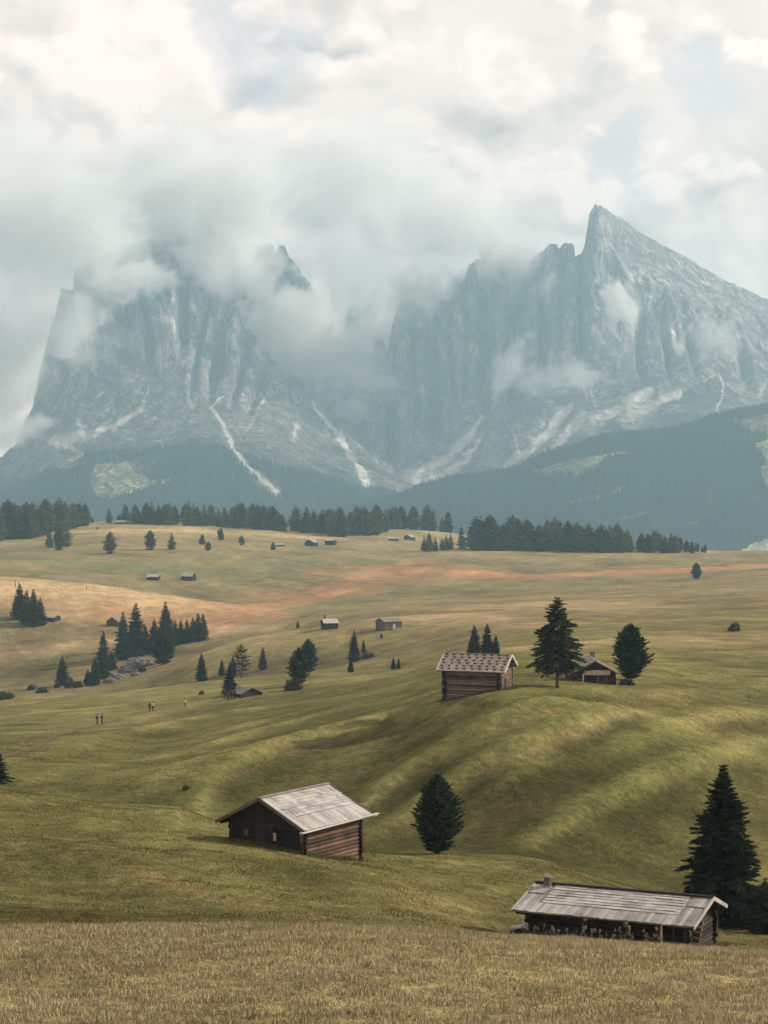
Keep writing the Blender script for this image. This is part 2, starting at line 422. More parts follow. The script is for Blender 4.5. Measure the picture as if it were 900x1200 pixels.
BANDS = [
    (plan2([(-60, 700), (60, 712), (170, 722), (260, 735)], 700, 960), 55, 1.0, ST),
    (plan2([(-60, 688), (90, 690), (200, 706), (270, 716)], 700, 960), 40, 1.0, ST),
    (plan2([(130, 715), (230, 735), (300, 722)], 640, 960), 34, 0.9, RU),
    (plan2([(-50, 765), (60, 760), (150, 750)], 600, 900), 22, 0.7, ST),
    (plan2([(20, 790), (110, 768), (200, 765)], 560, 900), 24, 0.7, DG),
    (plan2([(280, 712), (380, 692), (470, 672), (560, 676), (680, 672), (800, 668), (960, 664)], 860, 1300), 62, 1.0, RU),
    (plan2([(400, 668), (480, 664), (560, 670)], 900, 1400), 50, 1.0, RU),
    (plan2([(590, 674), (700, 671), (800, 668), (960, 663)], 860, 1300), 42, 1.0, (.46, .22, .10)),
    (plan2([(640, 690), (760, 685), (900, 672)], 700, 1300), 40, 0.45, (.30, .18, .08)),
    (plan2([(380, 712), (470, 700), (640, 690), (760, 683)], 700, 1150), 38, 0.85, GR),
    (plan2([(590, 712), (660, 706), (740, 712)], 550, 900), 45, 0.6, ST),
    (plan2([(480, 722), (560, 727), (640, 735)], 550, 800), 30, 0.65, ST),
    (plan2([(520, 719), (545, 720)], 560, 900), 18, 0.5, RU),
    (plan2([(0, 655), (120, 662), (260, 672), (380, 660)], 960, 1500), 75, 1.0, GR),
    (plan2([(230, 640), (320, 640), (420, 645)], 1000, 1600), 60, 0.25, GR),
    (plan2([(70, 625), (170, 622), (300, 625), (380, 630)], 1200, 1760), 70, 0.9, (.50, .34, .17)),
    (plan2([(560, 650), (700, 652), (900, 655)], 1000, 1420), 60, 0.55, (.25, .21, .10)),
    (plan2([(600, 760), (760, 752), (900, 745)], 300, 560), 35, 0.4, ST),
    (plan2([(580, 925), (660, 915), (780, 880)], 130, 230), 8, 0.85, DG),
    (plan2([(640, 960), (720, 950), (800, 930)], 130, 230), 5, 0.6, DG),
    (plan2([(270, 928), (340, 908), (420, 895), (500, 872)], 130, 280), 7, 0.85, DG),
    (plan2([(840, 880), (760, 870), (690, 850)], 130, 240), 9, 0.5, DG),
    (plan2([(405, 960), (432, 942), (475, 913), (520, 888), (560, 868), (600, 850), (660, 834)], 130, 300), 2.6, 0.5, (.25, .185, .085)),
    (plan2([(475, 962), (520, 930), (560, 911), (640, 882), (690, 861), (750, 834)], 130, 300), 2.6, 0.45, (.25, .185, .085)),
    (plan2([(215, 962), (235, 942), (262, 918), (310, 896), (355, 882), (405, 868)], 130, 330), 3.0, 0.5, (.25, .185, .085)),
    (plan2([(280, 1000), (330, 1018), (370, 1030)], 62, 125), 4.5, 0.55, DG),  # barn's shadow painted into the grass before its gable
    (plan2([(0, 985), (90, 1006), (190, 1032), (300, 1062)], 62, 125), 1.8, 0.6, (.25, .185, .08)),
    (plan2([(276, 990), (318, 998), (358, 1008), (425, 1020)], 95, 112), 0.9, 0.8, (.060, .055, .022)),  # contact shade along the barn's foot, painted into the ground colour
    (plan2([(518, 828), (560, 820), (598, 811)], 190, 206), 1.0, 0.8, (.060, .055, .022)),  # contact shade painted under the stone-weighted hut
    (plan2([(640, 806), (690, 806), (735, 802)], 222, 245), 2.0, 0.7, (.060, .055, .022)),  # contact shade painted under the gabled hut
    (plan2([(0, 1070), (120, 1072), (300, 1078)], 62, 90), 4.0, 0.6, (.085, .07, .024)),
    (plan2([(560, 1012), (640, 1018), (720, 1036)], 62, 125), 3.0, 0.45, (.24, .18, .075)),
]
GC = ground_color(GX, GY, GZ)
# dry crests, lush hollows; fold shading also deepened in the colour
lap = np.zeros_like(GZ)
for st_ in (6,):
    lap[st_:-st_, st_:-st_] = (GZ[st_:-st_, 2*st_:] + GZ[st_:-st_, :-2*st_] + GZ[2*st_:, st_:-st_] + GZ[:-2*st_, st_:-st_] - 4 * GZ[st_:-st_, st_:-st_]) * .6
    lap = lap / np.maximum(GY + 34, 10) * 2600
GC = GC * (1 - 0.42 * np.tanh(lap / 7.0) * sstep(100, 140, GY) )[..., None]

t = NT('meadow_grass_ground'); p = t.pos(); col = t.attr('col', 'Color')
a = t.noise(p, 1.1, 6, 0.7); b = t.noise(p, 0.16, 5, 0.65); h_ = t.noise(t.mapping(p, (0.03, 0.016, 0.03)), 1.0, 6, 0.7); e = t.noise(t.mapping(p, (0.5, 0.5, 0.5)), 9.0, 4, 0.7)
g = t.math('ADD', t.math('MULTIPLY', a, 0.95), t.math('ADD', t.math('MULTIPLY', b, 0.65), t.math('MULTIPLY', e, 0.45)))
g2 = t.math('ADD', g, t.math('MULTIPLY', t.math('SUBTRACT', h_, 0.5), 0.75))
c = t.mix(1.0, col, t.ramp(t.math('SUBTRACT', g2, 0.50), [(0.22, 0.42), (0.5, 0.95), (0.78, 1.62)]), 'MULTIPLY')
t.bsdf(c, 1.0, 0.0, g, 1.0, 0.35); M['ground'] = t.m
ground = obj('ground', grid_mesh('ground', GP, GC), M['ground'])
tag(ground, kind='structure')

# draped strips: footpath and drain lines
def strip(name, pts, width, mat, ymin, ymax):
    q = plan2(pts, ymin, ymax); P = []
    for k in range(len(q) - 1):
        for s in np.linspace(0, 1, 40, endpoint=(k == len(q) - 2)):
            P.append((q[k][0] + (q[k+1][0] - q[k][0]) * s, q[k][1] + (q[k+1][1] - q[k][1]) * s))
    P = np.array(P); w = width * (0.7 + 0.5 * fbm(P[:, 0] / 9, P[:, 1] / 9, 3.0, 3))
    P[:, 0] += 0.8 * fbm(P[:, 0] / 14, P[:, 1] / 14, 8.0, 2)
    d = np.gradient(P, axis=0); d /= np.linalg.norm(d, axis=1)[:, None]; nrm = np.stack([-d[:, 1], d[:, 0]], -1)
    G = np.zeros((len(P), 5, 3))
    for j, o in enumerate((-1, -.5, 0, .5, 1)):
        G[:, j, :2] = P + nrm * (o * w)[:, None] / 2
    G[..., 2] = height(G[..., 0], G[..., 1]) + 0.07
    o = obj(name, grid_mesh(name, G), mat); tag(o, kind='structure'); return o
t = NT('trodden_earth'); n = t.noise(t.pos(), 0.8, 5)
t.bsdf(t.mix(n, (0.11, 0.085, 0.048), (0.19, 0.145, 0.085)), 1.0, 0.0); M['earth'] = t.m
t = NT('dark_earth'); n = t.noise(t.pos(), 0.5, 5)
t.bsdf(t.mix(n, (0.075, 0.058, 0.03), (0.15, 0.11, 0.06)), 1.0, 0.0); M['earth_dark'] = t.m
strip('footpath', [(-20, 893), (14, 884), (60, 866), (100, 853), (140, 844)], 1.6, M['earth'], 150, 520)
strip('footpath', [(300, 652), (330, 655), (372, 662), (410, 664)], 3.2, M['earth_dark'], 960, 1500)
strip('footpath', [(785, 766), (820, 763), (860, 761), (930, 757)], 1.2, M['earth_dark'], 250, 560)

def ground_sample(X, Y):
    """height and colour of the ground mesh at plan points"""
    rf = np.interp(Y, rowY, np.arange(NR)); cf = (X / (Y + 38) + .46) / .92 * (NC - 1)
    i = np.clip(rf.astype(int), 0, NR - 2); j = np.clip(cf.astype(int), 0, NC - 2); a = np.clip(rf - i, 0, 1); b = np.clip(cf - j, 0, 1)
    w = [((1 - a) * (1 - b), i, j), ((1 - a) * b, i, j + 1), (a * (1 - b), i + 1, j), (a * b, i + 1, j + 1)]
    return sum(k * GZ[p, q] for k, p, q in w), sum(k[:, None] * GC[p, q] for k, p, q in w)
# ------------------------------------------------------------------ far valley, wooded slopes and rock massifs
def relief(name, xk, layers, rows, x0, x1, step, disp, colfn, mat, crest=None, grooves=()):
    """a mountainside as one sheet: foot, apron, wall, crest and far side, each a line in plan with its own distance and height"""
    px = np.arange(x0, x1 + step, step); n = len(px)
    LYs = np.stack([curve(xk, l[0] if isinstance(l[0], (list, tuple)) else [l[0]] * len(xk), px) for l in layers])
    Lys = np.stack([curve(xk, l[1] if isinstance(l[1], (list, tuple)) else [l[1]] * len(xk), px) for l in layers])
    if crest:                      # a finer outline for the crest line
        k_, cx_, cy_ = crest; Lys[k_] = np.interp(px, cx_, cy_) * .7 + curve(cx_, cy_, px) * .3
    S = np.repeat(np.arange(len(layers), dtype=float)[:, None], n, 1)
    mY = pchip_slopes(S, LYs); my = pchip_slopes(S, Lys)
    ss = np.concatenate([np.linspace(k, k + 1, r, endpoint=False) for k, r in enumerate(rows)] + [[len(rows)]])
    Yg = np.stack([hermite(S, LYs, mY, np.full(n, s)) for s in ss]); yg = np.stack([hermite(S, Lys, my, np.full(n, s)) for s in ss])
    PX = np.repeat(px[None], len(ss), 0); SS = np.repeat(ss[:, None], n, 1)
    X = (PX - 450) / F * Yg; Z = -(yg - 600) / F * Yg
    X2, Y2, Z2 = disp(X, Yg, Z, SS, PX, yg)
    for gx, gw, gd, lean, ga, gb in grooves:      # chimneys and gullies that part the towers
        c_ = gx + lean * (yg - 400) / 100 + 6 * fbm(Z / 190, gx * 1.7, 1.0, 3); gd = gd * (1 + .5 * noise(Z / 120, gx * 2.3, 5.0))
        Y2 = Y2 + gd * np.exp(-((PX - c_) / gw) ** 2) * sstep(ga, ga + .5, SS) * (1 - sstep(gb, gb + .6, SS))
    col = colfn(X2, Y2, Z2, SS, PX, yg)
    lum = col.mean(-1); o = obj(name, grid_mesh(name, np.stack([X2, Y2, Z2], -1), col, (sstep(.07, .18, lum) * (1 - 0.9 * sstep(.52, .62, lum))).ravel()), mat)
    tag(o, kind='structure')
    return o, (X2, Y2, Z2, SS, PX, yg)

def soft(d, w): return sstep(1.15, 0.1, d / np.maximum(w, 0.3))
ROCK = np.array([.52, .46, .405]); ROCKL = np.array([.76, .675, .595]); ROCKD = np.array([.13, .12, .115]); SCREE = np.array([.80, .72, .64])
FOREST = np.array([.018, .036, .032]); ALP = np.array([.46, .44, .25]); HEATH = np.array([.085, .095, .05])
def mixc(c, t, k): return c + (np.asarray(k) - c) * np.clip(t, 0, 1)[..., None]

t = NT('dolomite_rock_and_woods'); p = t.pos(); col = t.attr('col', 'Color')
n1 = t.noise(t.mapping(p, (0.03, 0.03, 0.009)), 1.0, 6, 0.65); n2 = t.noise(t.mapping(p, (0.006, 0.006, 0.02)), 1.0, 6, 0.65)
g = t.math('ADD', t.math('MULTIPLY', n1, 0.7), t.math('MULTIPLY', n2, 0.5))
k1 = t.noise(t.mapping(p, (0.011, 0.011, 0.0042)), 1.0, 7, 0.6, 0.8); k2 = t.noise(t.mapping(p, (0.035, 0.035, 0.016)), 1.0, 6, 0.6, 0.5)
cr = t.math('MINIMUM', t.math('MULTIPLY', t.math('ABSOLUTE', t.math('SUBTRACT', k1, 0.5)), 11.0), t.math('ADD', t.math('MULTIPLY', t.math('ABSOLUTE', t.math('SUBTRACT', k2, 0.5)), 9.0), 0.15))
cr = t.math('MINIMUM', cr, 1.0)
g = t.math('ADD', g, t.math('MULTIPLY', t.math('SUBTRACT', cr, 1.0), t.math('MULTIPLY', t.attr('tone'), 0.36)))
c = t.mix(1.0, col, t.ramp(g, [(0.28, 0.30), (0.6, 0.96), (0.85, 1.5)]), 'MULTIPLY')
t.bsdf(c, 1.0, 0.0, g, 1.0, 22.0); M['rock'] = t.m

def wall_disp(s_wall, s_crest, amp, seed, spike=1.0):
    def f(X, Y, Z, S, PX, py):
        w = sstep(s_wall - 0.4, s_wall + 0.6, S) 
        wc = 1 - 0.4 * sstep(s_crest, s_crest + 0.4, S)
        wx = X + 60 * noise(X / 300, Z / 300, seed)
        fl = fbm(wx / 210, Z / 900, seed, 5, True); fl2 = fbm(wx / 60, Z / 260, seed + 5, 4, True)
        bed = fbm(X / 600 + 0.1 * fl, Z / 45, seed + 9, 3)
        but = fbm(wx / 480, Z / 2000, seed + 2, 2, True)
        big = fbm(X / 420, Z / 420, seed + 14, 4)
        iso = fbm(X / 130, Z / 170, seed + 21, 5, True); crk = fbm((X + 0.5 * Z) / 150, (Z - 0.4 * X) / 420, seed + 31, 4, True)
        d = amp * (0.9 * but + 0.85 * fl + 0.42 * fl2 + 0.25 * bed + 0.6 * big + 0.95 * iso + 0.6 * crk + 0.22 * fbm(X / 34, Z / 60, seed + 41, 3, True))
        apron = (1 - w) * 26 * fbm(X / 180, Y / 300, seed, 4, True)
        jag = sstep(s_crest - 0.55, s_crest, S) * (1 - sstep(s_crest, s_crest + 1, S))
        Zj = jag * spike * (np.where(PX > 702, .35, 1.0) if seed == 33.0 else 1.0) * (16 * fbm(X / 42, seed * 3.3, 1.0, 4, True) + 12 * fbm(X / 24, seed * 5.1, 2.0, 2, True) - 8)
        return X, Y - w * wc * d, Z + Zj + apron
    return f

def slope_of(X, Y, Z):
    P = np.stack([X, Y, Z], -1)
    a = np.gradient(P, axis=1); b = np.gradient(P, axis=0)
    n = np.cross(a, b); n /= np.linalg.norm(n, axis=-1)[..., None] + 1e-9
    return np.abs(n[..., 2])

def rock_color(X, Y, Z, py, PX, seed):
    s = slope_of(X, Y, Z)
    st = fbm(X / 45, Z / 190, seed, 5) + 0.6 * fbm((X + .6 * Z) / 60, (Z - .5 * X) / 110, seed + 8, 4); pa = fbm(X / 150, Z / 150, seed + 3, 4); bd = fbm(X / 400, Z / 30, seed + 6, 3)
    c = np.tile(ROCK, X.shape + (1,))
    c = mixc(c, 0.6 * sstep(0.0, 0.6, pa + 0.4 * st), ROCKL)
    c = mixc(c, 0.5 * sstep(0.1, 0.6, -st - 0.3 * pa + 0.3 * bd), ROCKD)
    c = mixc(c, 0.3 * sstep(0.55, 0.85, s + 0.1 * pa) * sstep(400, 470, py), HEATH * 1.4)
    return c, s, pa, st

def paint(c, PX, py, X, Z, strokes, polys, seed):
    wob = 5 * fbm(PX / 14, py / 14, seed, 3); wob2 = 5 * fbm(PX / 14 + 9, py / 14, seed + 4, 3)
    for pts, w0, w1, k, st in strokes:
        d, t = polydist(PX + 0.6 * wob, py + 0.4 * wob2, pts)
        c = mixc(c, st * soft(d, w0 + (w1 - w0) * t), k)
    for poly, k, st in polys:
        m = inpoly(PX + wob, py + 0.6 * wob2, poly)
        c = mixc(c, st * m, k)
    return c

# --- left massif, front
xk1 = [-300, -100, 0, 30, 45, 60, 80, 100, 125, 150, 180, 200, 215, 230, 250, 275, 292, 310, 340, 370, 400, 440, 480, 560, 640]
cr1 = [575, 560, 545, 520, 480, 425, 352, 326, 312, 304, 296, 290, 298, 312, 338, 362, 388, 412, 450, 474, 497, 530, 556, 590, 600]
CX1 = [-300, -100, 0, 30, 45, 60, 72, 80, 90, 100, 112, 125, 133, 142, 150, 160, 170, 178, 186, 194, 204, 211, 218, 226, 236, 243, 252, 260, 270, 280, 290, 302, 312, 325, 340, 355, 370, 400, 440, 480, 560, 640]
CY1 = [575, 560, 545, 522, 482, 425, 376, 350, 340, 322, 316, 318, 306, 304, 314, 306, 322, 318, 297, 290, 292, 308, 326, 322, 340, 334, 352, 350, 368, 366, 390, 396, 416, 428, 452, 460, 476, 497, 530, 556, 590, 600]
wb1 = [590, 580, 566, 550, 535, 528, 520, 515, 510, 507, 505, 503, 501, 500, 500, 502, 505, 510, 520, 535, 545, 560, 575, 600, 610]
md1 = [0.5 * a + 0.5 * b for a, b in zip(cr1, wb1)]
fo1 = [605, 600, 595, 590, 575, 565, 556, 550, 546, 545, 543, 541, 540, 540, 540, 545, 550, 555, 562, 572, 580, 590, 600, 612, 618]
L1 = [(3000, 760), (4300, 650), (5000, fo1), (5550, wb1), (5850, md1), (6150, cr1), (6600, [c + 130 for c in cr1]), (7200, 640)]
def col1(X, Y, Z, S, PX, py):
    c, s, pa, st = rock_color(X, Y, Z, py, PX, 3.0)
    edge = py + 14 * pa + 10 * st - np.interp(PX, xk1, [0.35 * a + 0.65 * b for a, b in zip(wb1, fo1)])
    c = mixc(c, 0.6 * sstep(-24, 5, edge), HEATH)
    c = mixc(c, sstep(-4, 6, edge), FOREST)
    strokes = [([(262, 470), (246, 485), (262, 505), (275, 535), (295, 560), (326, 580)], 2.5, 8.0, SCREE, 0.85),
               ([(368, 478), (392, 505), (412, 538), (424, 560), (430, 574)], 3, 12, SCREE, 0.9),
               ([(165, 486), (140, 500), (110, 516), (62, 522)], 6, 14, SCREE, 0.7),
               ([(76, 526), (95, 540), (112, 541)], 5, 3, SCREE, 0.7), ([(310, 470), (302, 492), (288, 512)], 3, 5, SCREE, 0.55),
               ([(348, 505), (342, 520)], 9, 6, SCREE, 0.6), ([(310, 535), (322, 548)], 2, 3, SCREE, 0.5), ([(306, 466), (308, 480)], 4, 4, SCREE, 0.45),
               ([(275, 550), (274, 566)], 2, 2, SCREE, 0.5), ([(130, 545), (170, 545)], 10, 12, SCREE * 0.8, 0.4)]
    polys = [([(112, 551), (148, 552), (172, 563), (204, 570), (172, 577), (150, 584), (134, 591), (114, 586), (106, 575)], ALP * 1.25, 0.85),
             ([(68, 540), (92, 540), (95, 549), (70, 556), (40, 560), (48, 552)], ALP * 1.2, 0.75),
             ([(0, 562), (30, 556), (60, 560), (20, 568)], ALP, 0.5)]
    c = paint(c, PX, py, X, Z, strokes, polys, 5.0)
    for (bx, by) in ((118, 560), (125, 576), (136, 566), (157, 569), (150, 578), (131, 581)):
        c = mixc(c, 0.8 * sstep(4, 2, np.hypot(PX - bx, (py - by) * 1.3)), FOREST)
    return c
west_massif, W1 = relief('mountain', xk1, L1, [14, 50, 80, 70, 150, 160, 20, 8], -260, 620, 1.3, wall_disp(4.0, 5.0, 62, 3.0), col1, M['rock'], (5, CX1, CY1),
    [(116, 4, 60, 6, 3.5, 5.5), (150, 7, 110, 2, 3.6, 5.5), (176, 4, 150, 4, 3.5, 5.6), (215, 5, 160, -10, 3.7, 5.6), (238, 3, 70, -22, 3.3, 5.5), (263, 6, 90, -26, 3.2, 5.5), (296, 4, 70, -30, 3.1, 5.5), (322, 6, 60, -34, 3.0, 5.5), (96, 3, 60, 12, 3.7, 5.5)])

# --- left massif, the spires behind
xk2 = [60, 110, 150, 178, 192, 204, 212, 219, 224, 229, 236, 243, 250, 262, 275, 286, 296, 303, 315, 330, 338, 346, 353, 360, 367, 374, 388, 405, 450]
cr2 = [420, 330, 300, 285, 268, 240, 250, 266, 268, 256, 249, 258, 273, 288, 295, 314, 318, 304, 298, 296, 304, 311, 326, 333, 350, 378, 420, 455, 540]
L2 = [(6300, 620), (6500, [0.45 * c + 0.55 * 560 for c in cr2]), (6700, cr2), (7000, [c + 120 for c in cr2]), (7400, 640)]
def col2(X, Y, Z, S, PX, py):
    c, s, pa, st = rock_color(X, Y, Z, py, PX, 13.0); return c * 0.8
obj2, _ = relief('mountain', xk2, L2, [20, 110, 170, 20, 6], 60, 450, 1.2, wall_disp(1.0, 2.0, 42, 13.0, 2.0), col2, M['rock'])

# --- the wall in the middle, far back
xk3 = [260, 330, 380, 400, 412, 424, 436, 446, 458, 470, 480, 492, 503, 515, 530, 545, 560, 580, 600, 640, 720]
cr3 = [470, 420, 392, 380, 366, 372, 358, 374, 350, 344, 338, 334, 352, 346, 332, 318, 310, 300, 318, 330, 420]
L3 = [(6100, 640), (6700, [560] * 8 + [566] * 8 + [560] * 5), (7000, [470] * 21), (7350, cr3), (7700, [c + 110 for c in cr3]), (8200, 640)]
def col3(X, Y, Z, S, PX, py):
    c, s, pa, st = rock_color(X, Y, Z, py, PX, 23.0)
    c = mixc(c, 0.8 * sstep(500, 560, py + 20 * pa), HEATH)
    strokes = [([(405, 490), (440, 510), (470, 500)], 6, 8, SCREE * 0.8, 0.4), ([(500, 460), (505, 485), (500, 500)], 3, 4, SCREE, 0.6)]
    return paint(c * 0.9, PX, py, X, Z, strokes, [], 6.0)
obj3, _ = relief('mountain', xk3, L3, [20, 90, 110, 130, 20, 6], 260, 720, 1.3, wall_disp(1.6, 3.0, 60, 23.0, 1.4), col3, M['rock'])

# --- right massif
CX4 = [392, 404, 416, 428, 438, 446, 453, 464, 472, 480, 491, 499, 505, 514, 522, 532, 540, 549, 558, 566, 574, 584, 592, 598, 605, 611, 619, 626, 640, 655, 668, 674, 678, 682, 687, 692, 703, 720, 740, 770, 800, 850, 900, 1000, 1250]
CY4 = [560, 512, 470, 436, 412, 402, 410, 376, 344, 348, 334, 340, 362, 352, 356, 334, 342, 318, 312, 330, 318, 302, 322, 352, 350, 336, 314, 303, 298, 294, 293, 304, 306, 280, 258, 252, 251, 255, 269, 287, 303, 331, 354, 410, 520]
xk4 = [392, 430, 470, 520, 560, 585, 600, 611, 619, 626, 640, 655, 668, 674, 678, 682, 687, 692, 703, 720, 740, 770, 800, 850, 900, 1000, 1250]
cr4 = [548, 462, 392, 348, 326, 322, 334, 338, 312, 303, 298, 294, 293, 304, 312, 297, 268, 254, 250, 257, 270, 287, 303, 331, 354, 410, 520]
wb4 = [602, 588, 565, 545, 522, 512, 508, 505, 502, 500, 498, 495, 492, 490, 489, 487, 484, 482, 480, 476, 472, 468, 466, 470, 480, 510, 560]
fo4 = [616, 610, 606, 600, 590, 580, 575, 570, 566, 563, 556, 550, 545, 541, 540, 538, 536, 535, 534, 530, 526, 520, 515, 508, 505, 530, 580]
md4 = [0.45 * a + 0.55 * b for a, b in zip(cr4, wb4)]
dY4 = [0, 0, 0, 0, 0, 0, 0, 0, 0, 0, 0, 0, 0, 0, 0, 0, 0, 0, 40, 90, 130, 180, 220, 260, 280, 300, 300]
L4 = [(4600, 700), (5300, fo4), (5800, wb4), ([6050 - 20 * 0 + d * 0.3 for d in dY4], md4), ([6300 + d for d in dY4], cr4), ([6700 + d for d in dY4], [c + 110 for c in cr4]), (7300, 660)]
_wd4 = wall_disp(3.0, 4.0, 58, 33.0)
def disp4(X, Y, Z, S, PX, py):
    X2, Y2, Z2 = _wd4(X, Y, Z, S, PX, py)
    # the smooth tilted slab that forms the right-hand shoulder of the summit
    k = sstep(700, 720, PX) * sstep(70, 10, py - np.interp(PX, xk4, cr4))
    g1 = 150 * np.exp(-((PX - 674 - 0.05 * (py - 300)) / 3.2) ** 2) * sstep(2.6, 3.1, S)
    g2 = 90 * np.exp(-((PX - 655 + 0.02 * (py - 300)) / 4) ** 2) * sstep(2.8, 3.3, S) + 60 * np.exp(-((PX - 606) / 5) ** 2) * sstep(2.5, 3.0, S)
    return X2, Y2 * (1 - 0.75 * k) + Y * 0.75 * k + g1 + g2, Z2
def col4(X, Y, Z, S, PX, py):
    c, s, pa, st = rock_color(X, Y, Z, py, PX, 33.0)
    slab = sstep(704, 725, PX) * sstep(80, 20, py - np.interp(PX, xk4, cr4) + 25 * pa)
    c = mixc(c, 0.7 * slab, ROCK * 1.12)
    edge = py + 14 * pa + 8 * st - np.interp(PX, xk4, [0.55 * a + 0.45 * b for a, b in zip(wb4, fo4)])
    c = mixc(c, 0.6 * sstep(-12, 12, edge), HEATH * 1.2)
    c = mixc(c, sstep(14, 24, edge), FOREST)
    strokes = [([(566, 490), (545, 520), (520, 543), (490, 563), (446, 586)], 4, 19, SCREE, 0.9), ([(562, 515), (545, 545), (520, 566), (490, 580)], 4, 16, SCREE, 0.85),
               ([(668, 482), (652, 500), (636, 520), (615, 540), (596, 552)], 9, 20, SCREE, 0.85), ([(682, 492), (662, 518), (640, 545)], 8, 14, SCREE, 0.75),
               ([(760, 462), (735, 476), (712, 492), (684, 508)], 9, 20, SCREE, 0.7), ([(795, 464), (770, 474), (740, 494)], 8, 20, SCREE, 0.65),
               ([(842, 442), (848, 462), (838, 488)], 3, 3, SCREE, 0.7), ([(838, 445), (815, 462), (795, 470)], 3, 4, SCREE, 0.6),
               ([(590, 487), (602, 515), (608, 532)], 2, 3, SCREE, 0.6), ([(899, 445), (890, 465)], 3, 6, SCREE, 0.6),
               ([(785, 385), (790, 410), (796, 418)], 4, 7, ROCKL * 1.2, 0.9), ([(775, 380), (778, 405)], 3, 4, ROCKL * 1.1, 0.7)]
    polys = [([(800, 462), (836, 448), (848, 462), (836, 488), (805, 492), (795, 480)], HEATH, 0.75)]
    return paint(c, PX, py, X, Z, strokes, polys, 9.0)
obj4, W4 = relief('mountain', xk4, L4, [30, 70, 90, 150, 160, 20, 6], 393, 1180, 1.3, disp4, col4, M['rock'], (4, CX4, CY4),
    [(453, 5, 170, 4, 2.2, 4.6), (483, 3, 60, 6, 2.4, 4.6), (505, 6, 210, 2, 2.2, 4.6), (528, 3, 70, 8, 2.4, 4.6), (545, 3, 60, -3, 2.5, 4.6), (567, 6, 220, 3, 2.2, 4.6), (600, 7, 240, -2, 2.2, 4.6), (634, 4, 110, 2, 2.4, 4.2), (748, 4, 70, 14, 2.1, 2.75), (779, 3, 90, 10, 2.1, 2.8), (806, 5, 60, 18, 2.1, 2.7), (866, 6, 70, 22, 2.1, 2.6)])

# --- wooded spur in front of the right massif
xk5 = [300, 400, 440, 500, 560, 600, 640, 680, 700, 745, 790, 830, 870, 900, 1000, 1300]
cr5 = [625, 602, 592, 574, 561, 553, 536, 522, 516, 513, 505, 494, 487, 480, 470, 490]
L5 = [(2900, 800), (3700, 690), (4100, [0.5 * c + 0.5 * 660 for c in cr5]), (4500, cr5), (4800, [c + 30 for c in cr5]), (5600, 700)]
def disp5(X, Y, Z, S, PX, py): return X, Y - 40 * fbm(X / 260, Z / 300, 4.0, 4), Z + 12 * fbm(X / 120, Y / 200, 8.0, 4)
CLEAR5 = [([(618, 554), (650, 545), (690, 538), (730, 529), (752, 526), (735, 534), (712, 541), (690, 556), (672, 560), (640, 560)], ALP * 1.3, 0.9),
          ([(838, 493), (870, 492), (905, 484), (960, 484), (960, 512), (905, 512), (880, 508), (862, 500)], ALP * 1.35, 0.85),
          ([(882, 520), (905, 512), (960, 515), (960, 580), (900, 570), (888, 555), (895, 540)], ALP * 1.4, 0.85),
          ([(878, 582), (895, 582), (892, 587), (878, 586)], ALP * 1.3, 0.8), ([(866, 646), (884, 636), (905, 628), (960, 610), (960, 680), (870, 680)], ALP * 1.6, 0.95)]
CSTR5 = [([(668, 590), (690, 583), (722, 576), (728, 572)], 3, 5, ALP, 0.65), ([(722, 608), (745, 604), (760, 600)], 3, 3, ALP, 0.65), ([(800, 618), (820, 612), (836, 600)], 3, 3, ALP, 0.5),
         ([(852, 566), (858, 585)], 2, 2, ALP, 0.6), ([(770, 608), (768, 622)], 4, 5, ALP, 0.4), ([(548, 582), (556, 592)], 5, 6, ALP, 0.45), ([(570, 575), (575, 588)], 3, 4, ALP, 0.35), ([(832, 566), (836, 592)], 3, 2, ALP, 0.5)]
def col5(X, Y, Z, S, PX, py):
    c = np.tile(FOREST, X.shape + (1,)) * (1 + 0.35 * fbm(X / 60, Z / 60, 2.0, 3))[..., None]
    return paint(c, PX, py, X, Z, CSTR5, CLEAR5, 7.0)
obj5, W5 = relief('wooded_hill', xk5, L5, [14, 60, 90, 100, 10, 6], 300, 1250, 1.4, disp5, col5, M['rock'])

# --- a plain valley floor that reaches the horizon below it all
vx = np.linspace(-5000, 5000, 60); vy = np.linspace(2600, 8300, 50); VX, VY = np.meshgrid(vx, vy)
VZ = -330 - 0.02 * (VY - 2600) + 60 * fbm(VX / 1500, VY / 1500, 2.0, 3) + sstep(2900, 2600, VY) * 90
valley = obj('valley_floor', grid_mesh('valley_floor', np.stack([VX, VY, VZ], -1), np.tile(FOREST * 1.6, VX.shape + (1,))), M['rock'])
tag(valley, kind='structure')

